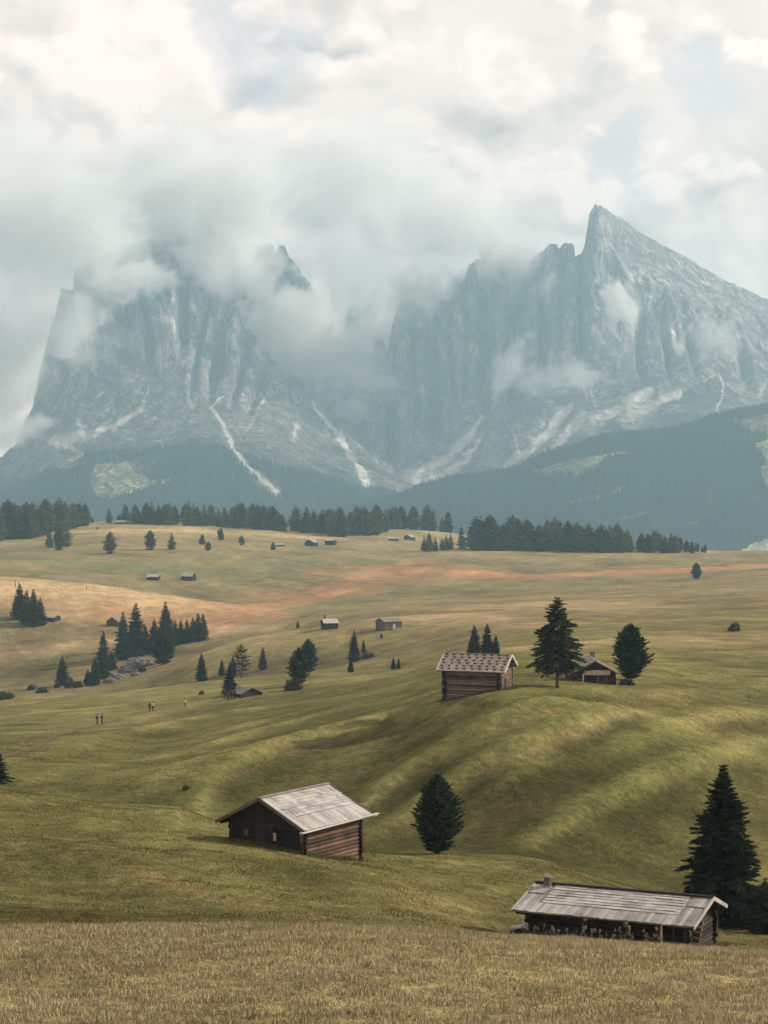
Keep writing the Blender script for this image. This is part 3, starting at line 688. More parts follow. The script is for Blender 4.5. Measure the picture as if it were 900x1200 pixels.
# --- forest cover: conifers too far off to count
def far_forest(name, W, n, ok, hgt, seed):
    X, Y, Z, S, PX, py = W
    r = np.random.default_rng(seed)
    m = ok(S, PX, py)
    idx = np.nonzero(m.ravel())[0]
    i = r.choice(idx, n)
    step_ = r.uniform(-.5, .5, (n, 2)) * 9
    bx, by, bz = X.ravel()[i] + step_[:, 0], Y.ravel()[i], Z.ravel()[i] + 0.3 * step_[:, 1]
    h = hgt * r.uniform(.55, 1.25, n); w = h * r.uniform(.16, .26, n)
    k = 5; a = np.arange(k) * 2 * np.pi / k
    ring = np.stack([np.cos(a), np.sin(a)], -1)
    V = np.zeros((n, k + 1, 3))
    V[:, :k, 0] = bx[:, None] + ring[None, :, 0] * w[:, None]; V[:, :k, 1] = by[:, None] + ring[None, :, 1] * w[:, None]
    V[:, :k, 2] = (bz - 1.5)[:, None]; V[:, k, 0] = bx; V[:, k, 1] = by; V[:, k, 2] = bz + h
    b = np.arange(n)[:, None] * (k + 1)
    T = np.stack([np.stack([b[:, 0] + j, b[:, 0] + (j + 1) % k, b[:, 0] + k], -1) for j in range(k)], 1).reshape(-1, 3)
    tone = np.repeat(r.uniform(0, .75, n), k + 1)
    o = obj(name, tri_mesh(name, V.reshape(-1, 3), T, tone), M['far_forest']); tag(o, kind='stuff'); return o
M['far_forest'] = foliage('far_forest_needles', (0.014, 0.032, 0.030), (0.036, 0.062, 0.050), 0.0)
def nclear(PX, py, polys, strokes):
    m = np.zeros(PX.shape, bool)
    for p, _, _ in polys: m |= inpoly(PX, py, p)
    for pts, w0, w1, _, _ in strokes:
        d, _t = polydist(PX, py, pts); m |= d < max(w0, w1) * 0.7
    return ~m
far_forest('forest', W5, 26000, lambda S, PX, py: (S > 0.9) & (S < 3.1) & (PX > 380) & (PX < 1000) & nclear(PX, py, CLEAR5, CSTR5), 17, 1)
_pol1 = [([(106, 548), (150, 550), (206, 570), (134, 592), (106, 588)], 0, 0), ([(30, 538), (97, 538), (97, 560), (30, 562)], 0, 0)]
_str1 = [([(246, 485), (262, 505), (275, 535), (295, 560), (326, 580)], 6, 6, 0, 0), ([(395, 505), (412, 538), (430, 574)], 9, 11, 0, 0)]
far_forest('forest', W1, 15000, lambda S, PX, py: (S > 1.0) & (py > np.interp(PX, xk1, fo1) - 8) & (PX > -60) & (PX < 500) & nclear(PX, py, _pol1, _str1), 16, 2)
far_forest('forest', W4, 5000, lambda S, PX, py: (S > 0.6) & (py > np.interp(PX, xk4, fo4) - 6) & (PX > 440) & (PX < 960) & nclear(PX, py, [], [([(566, 492), (545, 522), (520, 545), (490, 565), (452, 586)], 12, 14, 0, 0)]), 15, 3)
# ------------------------------------------------------------------ conifers
def conifer_mesh(name, seed, whorls, branches, sprays, prof, lean_lo, lean_hi, lo=0.05, size=0.34, width=0.30, sag=0.12, gaps=0.0, tip=0.03, twigs=2, jit=1.0, lump=.16):
    """crown of height 1: whorls of branches hung with flat sprays of needles"""
    r = np.random.default_rng(seed); V = []; T = []; tn = []
    def spray(P, D, ln, wd, tone):
        b = len(V); side = np.cross(D, r.normal(size=3)); side /= np.linalg.norm(side) + 1e-9
        V.extend([P + side * wd, P - side * wd, P + D * ln]); T.append((b, b + 1, b + 2)); tn.extend([tone, tone, min(1, tone + .12)])
    for i in range(whorls):
        f = (i + r.uniform(-.3, .3)) / (whorls - 1); f = min(max(f, 0), 1)
        h = lo + (1 - lo) * f ** 0.92
        Rr = prof(f)
        h0 = h
        nb = max(3, int(round(branches * (0.45 + 0.55 * min(1, Rr / 0.12)))))
        a0 = r.uniform(0, 6.28)
        for k in range(nb):
            if r.uniform() < gaps: continue
            az0 = a0 + 6.283 * k / nb
            fj = min(1, max(0, f + jit * r.uniform(-.6, .6) / whorls)); h = lo + (1 - lo) * fj ** 0.92; Rr = prof(fj) * (1 + lump * math.sin(2.1 * az0 + 9 * fj + seed) * math.cos(1.3 * az0 - 13 * fj))
            az = a0 + 6.283 * k / nb + r.uniform(-.35, .35)
            L = max(tip, Rr * r.uniform(.70, 1.15)); e = R(lean_lo + (lean_hi - lean_lo) * f + r.uniform(-9, 9))
            D = np.array([math.cos(az) * math.cos(e), math.sin(az) * math.cos(e), math.sin(e)])
            perp = np.array([-math.sin(az), math.cos(az), 0.0]); bt = r.uniform(.1, .8)
            base = np.array([0, 0, h - 0.25 * L * math.sin(e)])
            ns = max(2, int(round(sprays * (0.4 + 0.6 * min(1, L / 0.15)))))
            for j in range(ns):
                t_ = 0.18 + 0.82 * (j + r.uniform(0, .8)) / ns
                P = base + D * L * t_ + np.array([0, 0, -sag * L * t_ * t_])
                ln = size * L * (1.15 - 0.75 * t_) + 0.35 * tip
                for s_ in ((-1, 1) if twigs == 2 else (r.choice((-1, 1)),)):
                    d = D * 0.75 + perp * s_ * r.uniform(.35, 1.0) + np.array([0, 0, r.uniform(-.35, .12)])
                    d /= np.linalg.norm(d); spray(P, d, ln * r.uniform(.7, 1.2), ln * width, min(1, max(0, bt + r.uniform(-.2, .25))))
            spray(base + D * L * .9 + np.array([0, 0, -sag * L * .81]), D, size * L * .5 + .3 * tip, size * L * .12 + .1 * tip, min(1, bt + .2))
    spray(np.array([0, 0, .955]), np.array([0, 0, 1.0]), .05, .006, .6)
    return tri_mesh(name, np.array(V), np.array(T), np.array(tn))

def trunk_mesh(name, r0, top=0.96, seed=0, limbs=0):
    r = random.Random(seed); m = MB()
    pts = [(0.004 * math.sin(3 * k), 0.004 * math.cos(2.3 * k), -0.06 + (top + 0.06) * k / 8) for k in range(9)]
    m.tube(pts, [r0 * (1.25 if k == 0 else 1 - 0.92 * k / 8) for k in range(9)], 8)
    for k in range(limbs):
        z = r.uniform(.12, .8); a = r.uniform(0, 6.28); L = 0.16 * (1 - z) + .03
        m.tube([(0, 0, z), (math.cos(a) * L * .5, math.sin(a) * L * .5, z - .012), (math.cos(a) * L, math.sin(a) * L, z - .01)], [r0 * .28, r0 * .18, r0 * .06], 5)
    return m.mesh(name, True)

spr = lambda w, p=0.85, b=0.10: (lambda f: w * (1 - f) ** p * (0.62 + 0.38 * sstep(0, b, f)))
ovo = lambda w, lo=.55: (lambda f: float(w * (lo + (1 - lo) * sstep(0, .28, f)) * (1 - f ** 2.6) ** 0.75))
CR = {
 'spruce_a': conifer_mesh('crown', 1, 54, 20, 11, spr(.27, .70), -12, 35, .05, .30, .22, .16, .07, jit=2.2, lump=.24),
 'spruce_b': conifer_mesh('crown', 2, 34, 14, 6, spr(.23, .72), -10, 40, .05, .42, .32, .15, .05),
 'spruce_c': conifer_mesh('crown', 3, 32, 13, 6, spr(.20, .60), -10, 40, .04, .42, .34, .15, .05),
 'spruce_d': conifer_mesh('crown', 4, 30, 13, 6, spr(.27, .75), -8, 40, .06, .42, .34, .15, .08),
 'tall_a': conifer_mesh('crown', 5, 30, 15, 10, spr(.30, .60), -14, 35, .21, .36, .24, .20, .24, jit=1.5, lump=.3),
 'stone_a': conifer_mesh('crown', 6, 40, 17, 9, ovo(.27), 18, 62, .05, .28, .24, -.10, .06, .05, jit=1.6, lump=.17),
 'stone_b': conifer_mesh('crown', 7, 36, 16, 8, ovo(.33, .5), 15, 62, .06, .30, .26, -.10, .05, .05, jit=1.6, lump=.16),
 'stone_c': conifer_mesh('crown', 8, 26, 12, 5, ovo(.25), 15, 60, .04, .42, .36, -.10, .03, .05),
 'larch_a': conifer_mesh('crown', 9, 20, 8, 5, ovo(.24, .35), 5, 50, .12, .40, .18, .05, .22, .04),
 'far_a': conifer_mesh('crown', 10, 18, 11, 3, spr(.21, .60), -8, 35, .03, .55, .50, .12, .0, .03),
 'far_b': conifer_mesh('crown', 11, 18, 11, 3, spr(.25, .55), -8, 35, .03, .55, .50, .12, .0, .03),
 'far_c': conifer_mesh('crown', 12, 17, 11, 3, ovo(.22, .6), 5, 50, .03, .55, .50, .0, .0, .03),
 'far_d': conifer_mesh('crown', 13, 18, 10, 3, spr(.17, .6), -8, 35, .03, .55, .50, .12, .0, .03),
}
TRK = {k: trunk_mesh('trunk', {'tall_a': .020, 'stone_a': .022, 'stone_b': .022}.get(k, .016), .93, i, 14 if k in ('tall_a', 'spruce_a', 'larch_a') else 0) for i, k in enumerate(CR)}
CRM = {}
def crown_mat(k):
    return M['spruce_light'] if k == 'tall_a' else M['forest'] if k.startswith('far') else M['pine'] if k.startswith('stone') else M['larch'] if k.startswith('larch') else M['spruce']
_protos = {}
def tree_at(kind, X, Y, Z, H, wid=1.0, label=None, cat='tree', group=None, name='spruce_tree', mat=None):
    """a thing (Empty at the foot) with its trunk and crown"""
    e = empty(name, (X, Y, Z - 0.01 * H), random.uniform(0, 6.28))
    e.scale = (H * wid, H * wid, H)
    tag(e, label, cat, group)
    key = (kind, mat)
    if key not in _protos:
        mt = TRK[kind].copy() if mat else TRK[kind]; mc = CR[kind].copy() if mat else CR[kind]
        a = obj('trunk', mt, M['bark'], e); b = obj('crown', mc, M[mat] if mat else crown_mat(kind), e)
        _protos[key] = (a, b)
    else:
        for s in _protos[key]:
            c = s.copy(); COL.objects.link(c); c.parent = e
    return e
def tree(kind, px, py, hpx, label, wid=1.0, ymin=24, ymax=2500, cat='tree', group=None, name='spruce_tree', mat=None, Yd=None):
    if Yd: X = (px - 450) / F * Yd; Y = Yd; Z = float(height(np.array([X]), np.array([Y]))[0])
    else: X, Y, Z = locate(px, py, ymin, ymax)
    return tree_at(kind, X, Y, Z, hpx * Y / F, wid, label, cat, group, name, mat)

# near and middle trees: foot pixel, height, width
tree('stone_a', 513, 1000, 91, 'dark egg-shaped pine standing alone between the log barn and the long shed', 1.35, 105, 140, name='stone_pine')
tree('spruce_a', 848, 1072, 190, 'big dark spruce towering behind the long shed', 1.02, Yd=103)
tree('spruce_d', 897, 1070, 66, 'low dark spruce at the foot of the big spruce', 1.5, Yd=99)
tree('spruce_a', -10, 918, 48, 'dark conifer cut by the left edge of the meadow', 1.6, 130, 300)
tree('tall_a', 653, 806, 106, 'tall ragged spruce with a bare lower trunk beside the gabled hut', 1.02, 200, 330)
tree('stone_b', 739, 798, 65, 'broad dark oval pine standing against the gabled hut', 1.12, 200, 330, name='stone_pine')
for px, py, h, k, w, l in [
    (556, 769, 36, 'spruce_c', 1.3, 'leftmost of the three spruces behind the stone-roofed hut'), (571, 769, 38, 'spruce_c', 1.2, 'middle and tallest of the three spruces behind the stone-roofed hut'),
    (581, 768, 24, 'spruce_c', 1.2, 'small spruce on the right of the three behind the stone-roofed hut'),
    (816, 679, 19, 'stone_c', 1.5, 'lone round dark conifer on the far right meadow'),
    (236, 799, 33, 'spruce_b', 1.1, 'dark spruce alone on the green slope right of the boulders'), (260, 793, 19, 'spruce_c', 1.2, 'small spruce between a lone spruce and a bare larch'),
    (308, 786, 27, 'spruce_c', 1.05, 'slim spruce right of the bare twisted larch'), (269, 815, 38, 'spruce_b', 1.1, 'dark spruce beside the low sunken hut'),
    (273, 794, 24, 'spruce_c', 1.1, 'spruce half hidden behind the bare twisted larch'),
    (350, 803, 42, 'stone_c', 1.35, 'front one of two dark rounded pines in the hollow'), (361, 788, 38, 'stone_c', 1.4, 'back one of two dark rounded pines in the hollow'),
    (415, 776, 37, 'spruce_b', 1.0, 'pointed spruce below the pale-roofed hut'), (426, 766, 16, 'spruce_c', 1.0, 'short slim spruce right of the pointed spruce'),
    (411, 788, 17, 'spruce_b', 1.1, 'little spruce in front of the pointed spruce'), (461, 785, 15, 'spruce_b', 1.1, 'left one of a tiny spruce pair on the slope'),
    (467, 784, 13, 'spruce_b', 1.0, 'right one of a tiny spruce pair on the slope'), (447, 749, 6, 'spruce_b', 1.4, 'tiny conifer just below the brown barn'),
    (349, 736, 8, 'spruce_b', 1.4, 'tiny conifer left of the pale-roofed hut'), (73, 804, 34, 'spruce_c', 1.3, 'lone dark spruce in the left hollow'),
    (23, 727, 41, 'spruce_c', 1.35, 'tallest left tree of the dark clump by the tin-roofed shed'), (31, 733, 40, 'spruce_c', 1.3, 'second tree from the left in the clump by the tin-roofed shed'),
    (39, 735, 43, 'spruce_b', 1.15, 'broad front tree of the clump by the tin-roofed shed'), (47, 734, 32, 'spruce_c', 1.3, 'short right tree of the clump by the tin-roofed shed'),
    (103, 804, 20, 'spruce_d', 1.2, 'low spruce at the lower end of the grove'), (111, 804, 34, 'spruce_b', 1.0, 'bushy spruce second from the lower end of the grove'),
    (121, 796, 56, 'spruce_c', 0.95, 'slender spire of a spruce at the lower left of the grove'), (131, 786, 22, 'spruce_d', 1.2, 'short spruce between the two spires of the grove'),
    (144, 774, 56, 'spruce_b', 0.95, 'tall spruce above the boulders in the grove'), (159, 770, 62, 'spruce_c', 1.15, 'tallest rounded spruce in the left half of the grove'),
    (170, 767, 36, 'spruce_d', 1.0, 'spruce behind the boulders in the middle of the grove'), (181, 765, 40, 'spruce_d', 1.0, 'shaded spruce just left of the grove centre'),
    (194, 760, 54, 'spruce_b', 1.1, 'tallest pointed spruce in the right half of the grove'), (191, 779, 37, 'stone_c', 1.7, 'squat round tree in front of the grove'),
    (205, 757, 30, 'spruce_c', 1.1, 'small spruce right of the tallest pointed spruce'), (212, 755, 28, 'spruce_c', 1.1, 'fifth tree from the right end of the grove'),
    (219, 754, 28, 'spruce_c', 1.1, 'fourth tree from the right end of the grove'), (226, 753, 29, 'spruce_c', 1.1, 'third tree from the right end of the grove'),
    (232, 752, 33, 'spruce_c', 1.1, 'second tree from the right end of the grove'), (238, 751, 31, 'spruce_c', 1.2, 'tree at the right end of the grove'),
    ]:
    tree(k, px, py, h, l, w, 200, 1150, name='stone_pine' if k.startswith('stone') else 'spruce_tree')
tree('larch_a', 283, 795, 40, 'bare twisted brown larch with a pale trunk', 1.25, 300, 760, name='larch_tree', mat='larch')
for px, py, h, k, w, l in [
    (129, 649, 26, 'far_c', 1.5, 'lone greyish conifer with a shadow on the upper meadow'), (176, 645, 23, 'far_c', 1.5, 'bushy larch right of the lone greyish conifer'),
    (201, 644, 20, 'far_d', 1.7, 'thin larch to the right of the bushy larch'), (69, 645, 34, 'far_c', 1.0, 'foremost conifer of the left ridge wood'),
    (77, 641, 33, 'far_d', 1.5, 'thin brownish conifer at the edge of the left ridge wood'), (58, 642, 22, 'far_d', 1.5, 'sapling at the left foot of the foremost conifer'),
    (259, 633, 15, 'far_b', 1.2, 'dark small conifer on the upper meadow, with a sapling at its left'), (256, 627, 8, 'far_d', 1.4, 'sapling just behind a small conifer on the upper meadow'),
    (237, 638, 12, 'far_b', 1.6, 'left one of two dark small trees close together'), (244, 646, 11, 'far_c', 1.9, 'square dark bush-like tree, right of two close together'),
    (283, 639, 11, 'far_c', 1.8, 'small round dark tree under the wood, by itself'), (320, 645, 10, 'far_b', 1.5, 'small dark conifer left of the far grey hay hut'),
    (128, 613, 18, 'far_d', 1.6, 'single tall conifer on the skyline of the left ridge'), (108, 613, 7, 'far_b', 1.5, 'tiny conifer on the skyline gap of the left ridge'),
    (139, 613, 10, 'far_b', 1.5, 'short conifer right of the single tall skyline conifer'),
    (114, 621, 5, 'far_d', 1.0, 'tiny dark sapling alone on the pale ridge meadow'),
    (497, 646, 18, 'far_d', 1.5, 'leftmost of a row of conifers on the right rise'), (503, 646, 22, 'far_b', 1.1, 'second and largest of the row of conifers on the right rise'),
    (510, 646, 17, 'far_d', 1.4, 'third of the row of conifers on the right rise'), (518, 645, 16, 'far_d', 1.4, 'fourth of the row of conifers on the right rise'),
    (523, 645, 19, 'far_d', 1.4, 'fifth of the row of conifers on the right rise'), (528, 644, 19, 'far_d', 1.4, 'sixth of the row of conifers on the right rise'),
    (541, 643, 26, 'far_a', 1.1, 'loose tall larch right of the row of conifers'), (552, 642, 8, 'far_c', 1.5, 'small shrub-like conifer right of the loose tall larch'),
    (525, 616, 26, 'far_b', 1.2, 'broad conifer at the right end of the middle ridge wood'), (518, 615, 18, 'far_a', 1.2, 'conifer touching the broad one that ends the middle ridge wood'),
    (508, 615, 26, 'far_a', 1.0, 'conifer just left of a gap near the end of the middle ridge wood'),
    (540, 617, 8, 'far_b', 1.4, 'left one of two little conifers in the skyline gap'), (551, 617, 9, 'far_c', 1.6, 'right one of two little conifers in the skyline gap'),
    ]:
    tree(k, px, py, h, l, w, 900, 2000, name='larch_tree' if 'larch' in l else 'conifer_tree')

# the ridge woods: every tree its own
rr = random.Random(5)
def wood_strip(n, xs, base, hgt, Yk, label, group, dens=None, jit_y=(-18, 45)):
    for i in range(n):
        x = rr.uniform(*xs) if dens is None else dens(rr)
        Yd = Yk(x) + rr.uniform(*jit_y)
        if base: Yd = locate(x, base(x) + rr.uniform(-.6, 2.0), 1100, 1440)[1]
        X = (x - 450) / F * Yd; Z = float(height(np.array([X]), np.array([Yd]))[0])
        H = hgt(x) * rr.choice((rr.uniform(.5, .85), rr.uniform(.72, 1.02), rr.uniform(.72, 1.05))) * Yd / F
        tree_at(rr.choice(('far_a', 'far_b', 'far_c', 'far_d', 'far_b', 'far_c')), X, Yd, Z, H, rr.uniform(1.15, 1.6), label, 'tree', group, 'conifer_tree')
def Yof(pts, lo, hi):
    q = [(px, locate(px, py, lo, hi)[1]) for px, py in pts]
    return lambda x: float(np.interp(x, [a for a, _ in q], [b for _, b in q]))
YL = Yof([(-60, 636), (0, 633), (40, 630), (70, 622), (104, 615)], 1100, 1760)
wood_strip(74, (-70, 104), None, lambda x: float(np.interp(x, [-70, 0, 60, 104], [46, 44, 40, 26])), YL, 'dark conifer in the dense wood on the left end of the meadow ridge', 'conifers of the left ridge wood')
YM = Yof([(140, 614), (165, 614), (250, 617), (330, 622), (400, 628), (440, 627), (470, 620), (500, 618)], 1250, 1760)
wood_strip(128, (146, 506), None, lambda x: float(np.interp(x, [140, 170, 250, 400, 450, 510], [22, 27, 28, 32, 33, 31])), YM, 'dark conifer in the long wood along the middle of the meadow ridge', 'conifers of the middle ridge wood')
YR = Yof([(556, 641), (600, 641), (700, 645), (800, 645), (830, 646)], 1150, 1410)
wood_strip(100, (558, 832), lambda x: float(np.interp(x, [556, 600, 700, 800, 832], [643.5, 643.5, 646, 646.5, 647])), lambda x: float(np.interp(x, [556, 580, 600, 640, 690, 740, 800, 832], [40, 41, 38, 37, 34, 29, 20, 9])), lambda x: YR(x) + 8, 'conifer in the wood tapering along the right end of the meadow ridge', 'conifers of the right ridge wood', lambda r_: 558 + 274 * r_.random() ** 1.1, (-42, 4))

# shrubs and bushes
def bush_mesh(seed, n=260, flat=0.75):
    r = np.random.default_rng(seed); V = []; T = []; tn = []
    for i in range(n):
        d = r.normal(size=3); d[2] = abs(d[2]); d /= np.linalg.norm(d); rad = r.uniform(.3, 1) ** .5 * (1 + .25 * math.sin(3 * d[0] + seed))
        P = d * rad * np.array([.5, .5, flat]); b = len(V); u = r.normal(size=3); u /= np.linalg.norm(u); v = np.cross(u, r.normal(size=3)); v /= np.linalg.norm(v)
        V.extend([P + u * .09, P - u * .09, P + v * .20]); T.append((b, b + 1, b + 2)); tn.extend([r.uniform(0, .9)] * 3)
    return tri_mesh('foliage', np.array(V), np.array(T), np.array(tn))
def stem_mesh(seed):
    r = random.Random(seed); m = MB()
    for k in range(5):
        a = r.uniform(0, 6.28); m.tube([(0, 0, -.1), (.2 * math.cos(a), .2 * math.sin(a), .3), (.32 * math.cos(a), .32 * math.sin(a), .62)], [.035, .025, .008], 5)
    return m.mesh('stem', True)
BM = [bush_mesh(k) for k in range(3)]; SM = [stem_mesh(k) for k in range(3)]
_bp = {}
def bush(px, py, hpx, label, wid=1.0, mat='shrub', ymin=200, ymax=1500, i=0):
    X, Y, Z = locate(px, py, ymin, ymax); H = hpx * Y / F
    e = empty('shrub', (X, Y, Z - .02 * H), random.uniform(0, 6)); e.scale = (H * wid, H * wid, H); tag(e, label, 'shrub')
    if (i, mat) not in _bp:
        a = obj('stem', SM[i].copy(), M['bark'], e); b = obj('foliage', BM[i].copy(), M[mat], e); _bp[(i, mat)] = (a, b)
    else:
        for s in _bp[(i, mat)]:
            c = s.copy(); COL.objects.link(c); c.parent = e
for k, (px, py, h, w, mt, l) in enumerate([
    (860, 740, 13, 1.1, 'shrub', 'small grey shrub alone on the right meadow'), (344, 809, 17, 1.1, 'brown_bush', 'bare brown bush in front of the two rounded pines'),
    (236, 814, 5, 1.6, 'shrub', 'little dark bush left of the spruce by the sunken hut'), (36, 809, 8, 1.2, 'shrub', 'left one of two upright bushes in the left hollow'),
    (50, 812, 8, 2.0, 'shrub', 'wide low bush between upright bushes in the left hollow'), (82, 806, 13, 1.1, 'shrub', 'round bush right of the lone spruce in the left hollow'),
    (67, 806, 9, 0.9, 'shrub', 'thin bush left of the lone spruce in the left hollow'), (91, 806, 10, 1.0, 'shrub', 'bush between the lone spruce and the grove'),
    (4, 820, 11, 2.0, 'shrub', 'wide bush at the left edge above the path'), (14, 818, 7, 1.1, 'shrub', 'small bush right of the wide one at the left edge'),
    (431, 772, 9, 1.6, 'brown_bush', 'reddish bush right of the pointed spruce'), (218, 926, 6, 1.4, 'shrub', 'dark low bush on the crest of the green fold'),
    (633, 757, 3, 1.3, 'shrub', 'dark speck of a bush left of the tall ragged spruce'), (735, 803, 10, 1.7, 'brown_bush', 'brown bush under the broad oval pine'),
    (895, 1082, 20, 2.2, 'shrub', 'tangled shrub at the right edge below the big spruce'), (866, 1080, 15, 1.6, 'shrub', 'low shrub beside the right end of the long shed'),
    (166, 788, 8, 1.2, 'shrub', 'bush growing among the boulders')]):
    bush(px, py, h, l, w, mt, 60 if py > 1000 else 120 if py > 900 else 200, 1500, k % 3)
# ------------------------------------------------------------------ log huts
def roof_slope(m, L, x0, run, rise, sgn, zr, rows, rnd, style, thick=0.05):
    """one slope: a boarded deck and courses of split shingles. x along the ridge from x0, ridge height zr, running out `run` to the side sgn"""
    ln = math.hypot(run, rise); cy, cz = run / ln, -rise / ln            # down-slope direction
    up = Vector((0, sgn * rise / ln, run / ln))
    def P(x, s, h): return Vector((x, sgn * cy * s, zr + cz * s)) + up * h
    def slab(xa, xb, sa, sb, ha, hb, tone, th=0.03):
        lo = [P(xa, sa, ha - th), P(xb, sa, ha - th), P(xb, sb, hb - th), P(xa, sb, hb - th)]
        hi = [P(xa, sa, ha), P(xb, sa, ha), P(xb, sb, hb), P(xa, sb, hb)]
        m.hexa(lo + hi if sgn < 0 else [lo[3], lo[2], lo[1], lo[0], hi[3], hi[2], hi[1], hi[0]], tone)
    slab(x0, x0 + L, 0, ln, 0, 0, 0.12, thick)
    def course(xa, xb, sa, sb, tone0, wlo, whi, lift=0.045):
        x = xa
        while x < xb - 0.02:
            w_ = min(rnd.uniform(wlo, whi), xb - x)
            if xb - x - w_ < wlo * .5: w_ = xb - x
            j = rnd.uniform(-.03, .03)
            slab(x + .004, x + w_ - .006, sa, sb + j, .012 + rnd.uniform(0, .006), lift + rnd.uniform(-.012, .014), min(1, max(0, tone0 + rnd.uniform(-.28, .28))), .022)
            x += w_
    if style == 'barn':          # short courses above, long planks below, a plain verge at the front
        vg = L * .13; top = ln * .62
        for k in range(rows):
            course(x0 + vg, x0 + L, top * k / rows, top * (k + 1) / rows + .05, .62, .25, .7)
        course(x0 + vg, x0 + L, top + .06, ln + .04, .66, .12, .24, .05)
        course(x0 - .02, x0 + vg - .03, .0, ln * .40, .62, .12, .22, .06); course(x0 - .02, x0 + vg - .03, ln * .40, ln + .04, .62, .12, .22, .06)
    elif style == 'long':
        vg = L * .10; top = ln * .66
        for k in range(rows):
            course(x0 + vg * 1.2, x0 + L - vg * 1.2, top * k / rows, top * (k + 1) / rows + .05, .70, .3, .9)
        course(x0 + vg * .9, x0 + L - vg * .9, top + .05, ln + .05, .52, .10, .2, .05)
        for xa, xb in ((x0 - .02, x0 + vg), (x0 + L - vg, x0 + L + .02)):
            course(xa, xb, 0, ln * .38, .50, .1, .2, .06); course(xa, xb, ln * .38 + .02, ln + .05, .50, .1, .2, .06)
    elif style == 'stones':      # weighted with billets: dark blocks in rows between slats
        for k in range(rows):
            course(x0, x0 + L, ln * k / rows, ln * (k + 1) / rows + .04, .62, .2, .45)
        nb = 9
        for k in range(rows):
            for q in range(nb):
                xc = x0 + L * (q + .5 + (.12 if k % 2 else -.08)) / nb + rnd.uniform(-.05, .05); sc = ln * (k + .55) / rows
                slab(xc - .13, xc + .13, sc - .10, sc + .11, .13, .13, -.9, .14)
            slab(x0 + .1, x0 + L - .1, ln * (k + .85) / rows - .03, ln * (k + .85) / rows + .03, .12, .12, .75, .07)
        slab(x0 - .06, x0 + .10, -.02, ln + .05, .11, .11, .8, .08); slab(x0 + L - .10, x0 + L + .06, -.02, ln + .05, .11, .11, .8, .08); slab(x0 - .05, x0 + L + .05, ln - .12, ln + .07, .10, .10, .8, .08)
    else:
        for k in range(rows):
            course(x0, x0 + L, ln * k / rows, ln * (k + 1) / rows + .04, .55, .2, .5)

def log_wall(mat, parent, a, b, z0, z1, d, phase, over, rnd, ov_gap=None):
    """a wall of stacked logs from plan point a to b, the ends crossing at the corners"""
    m = MB(); a = Vector((a[0], a[1], 0)); b = Vector((b[0], b[1], 0)); u = (b - a).normalized()
    z = z0 + d / 2 + (d / 2 if phase else 0)
    while z < z1:
        r_ = d * rnd.uniform(.50, .56); tn = rnd.uniform(.1, .9)
        e0, e1 = over * rnd.uniform(.8, 1.2), over * rnd.uniform(.8, 1.2)
        p0 = a - u * e0; p1 = b + u * e1; wob = rnd.uniform(-.012, .012)
        m.tube([p0 + Vector((0, 0, z + wob)), (p0 + p1) / 2 + Vector((0, 0, z + rnd.uniform(-.015, .015))), p1 + Vector((0, 0, z - wob))], [r_, r_ * rnd.uniform(.95, 1.04), r_], 8, tn)
        z += d
    o = m.build('log_wall', mat, parent, smooth=False); return o

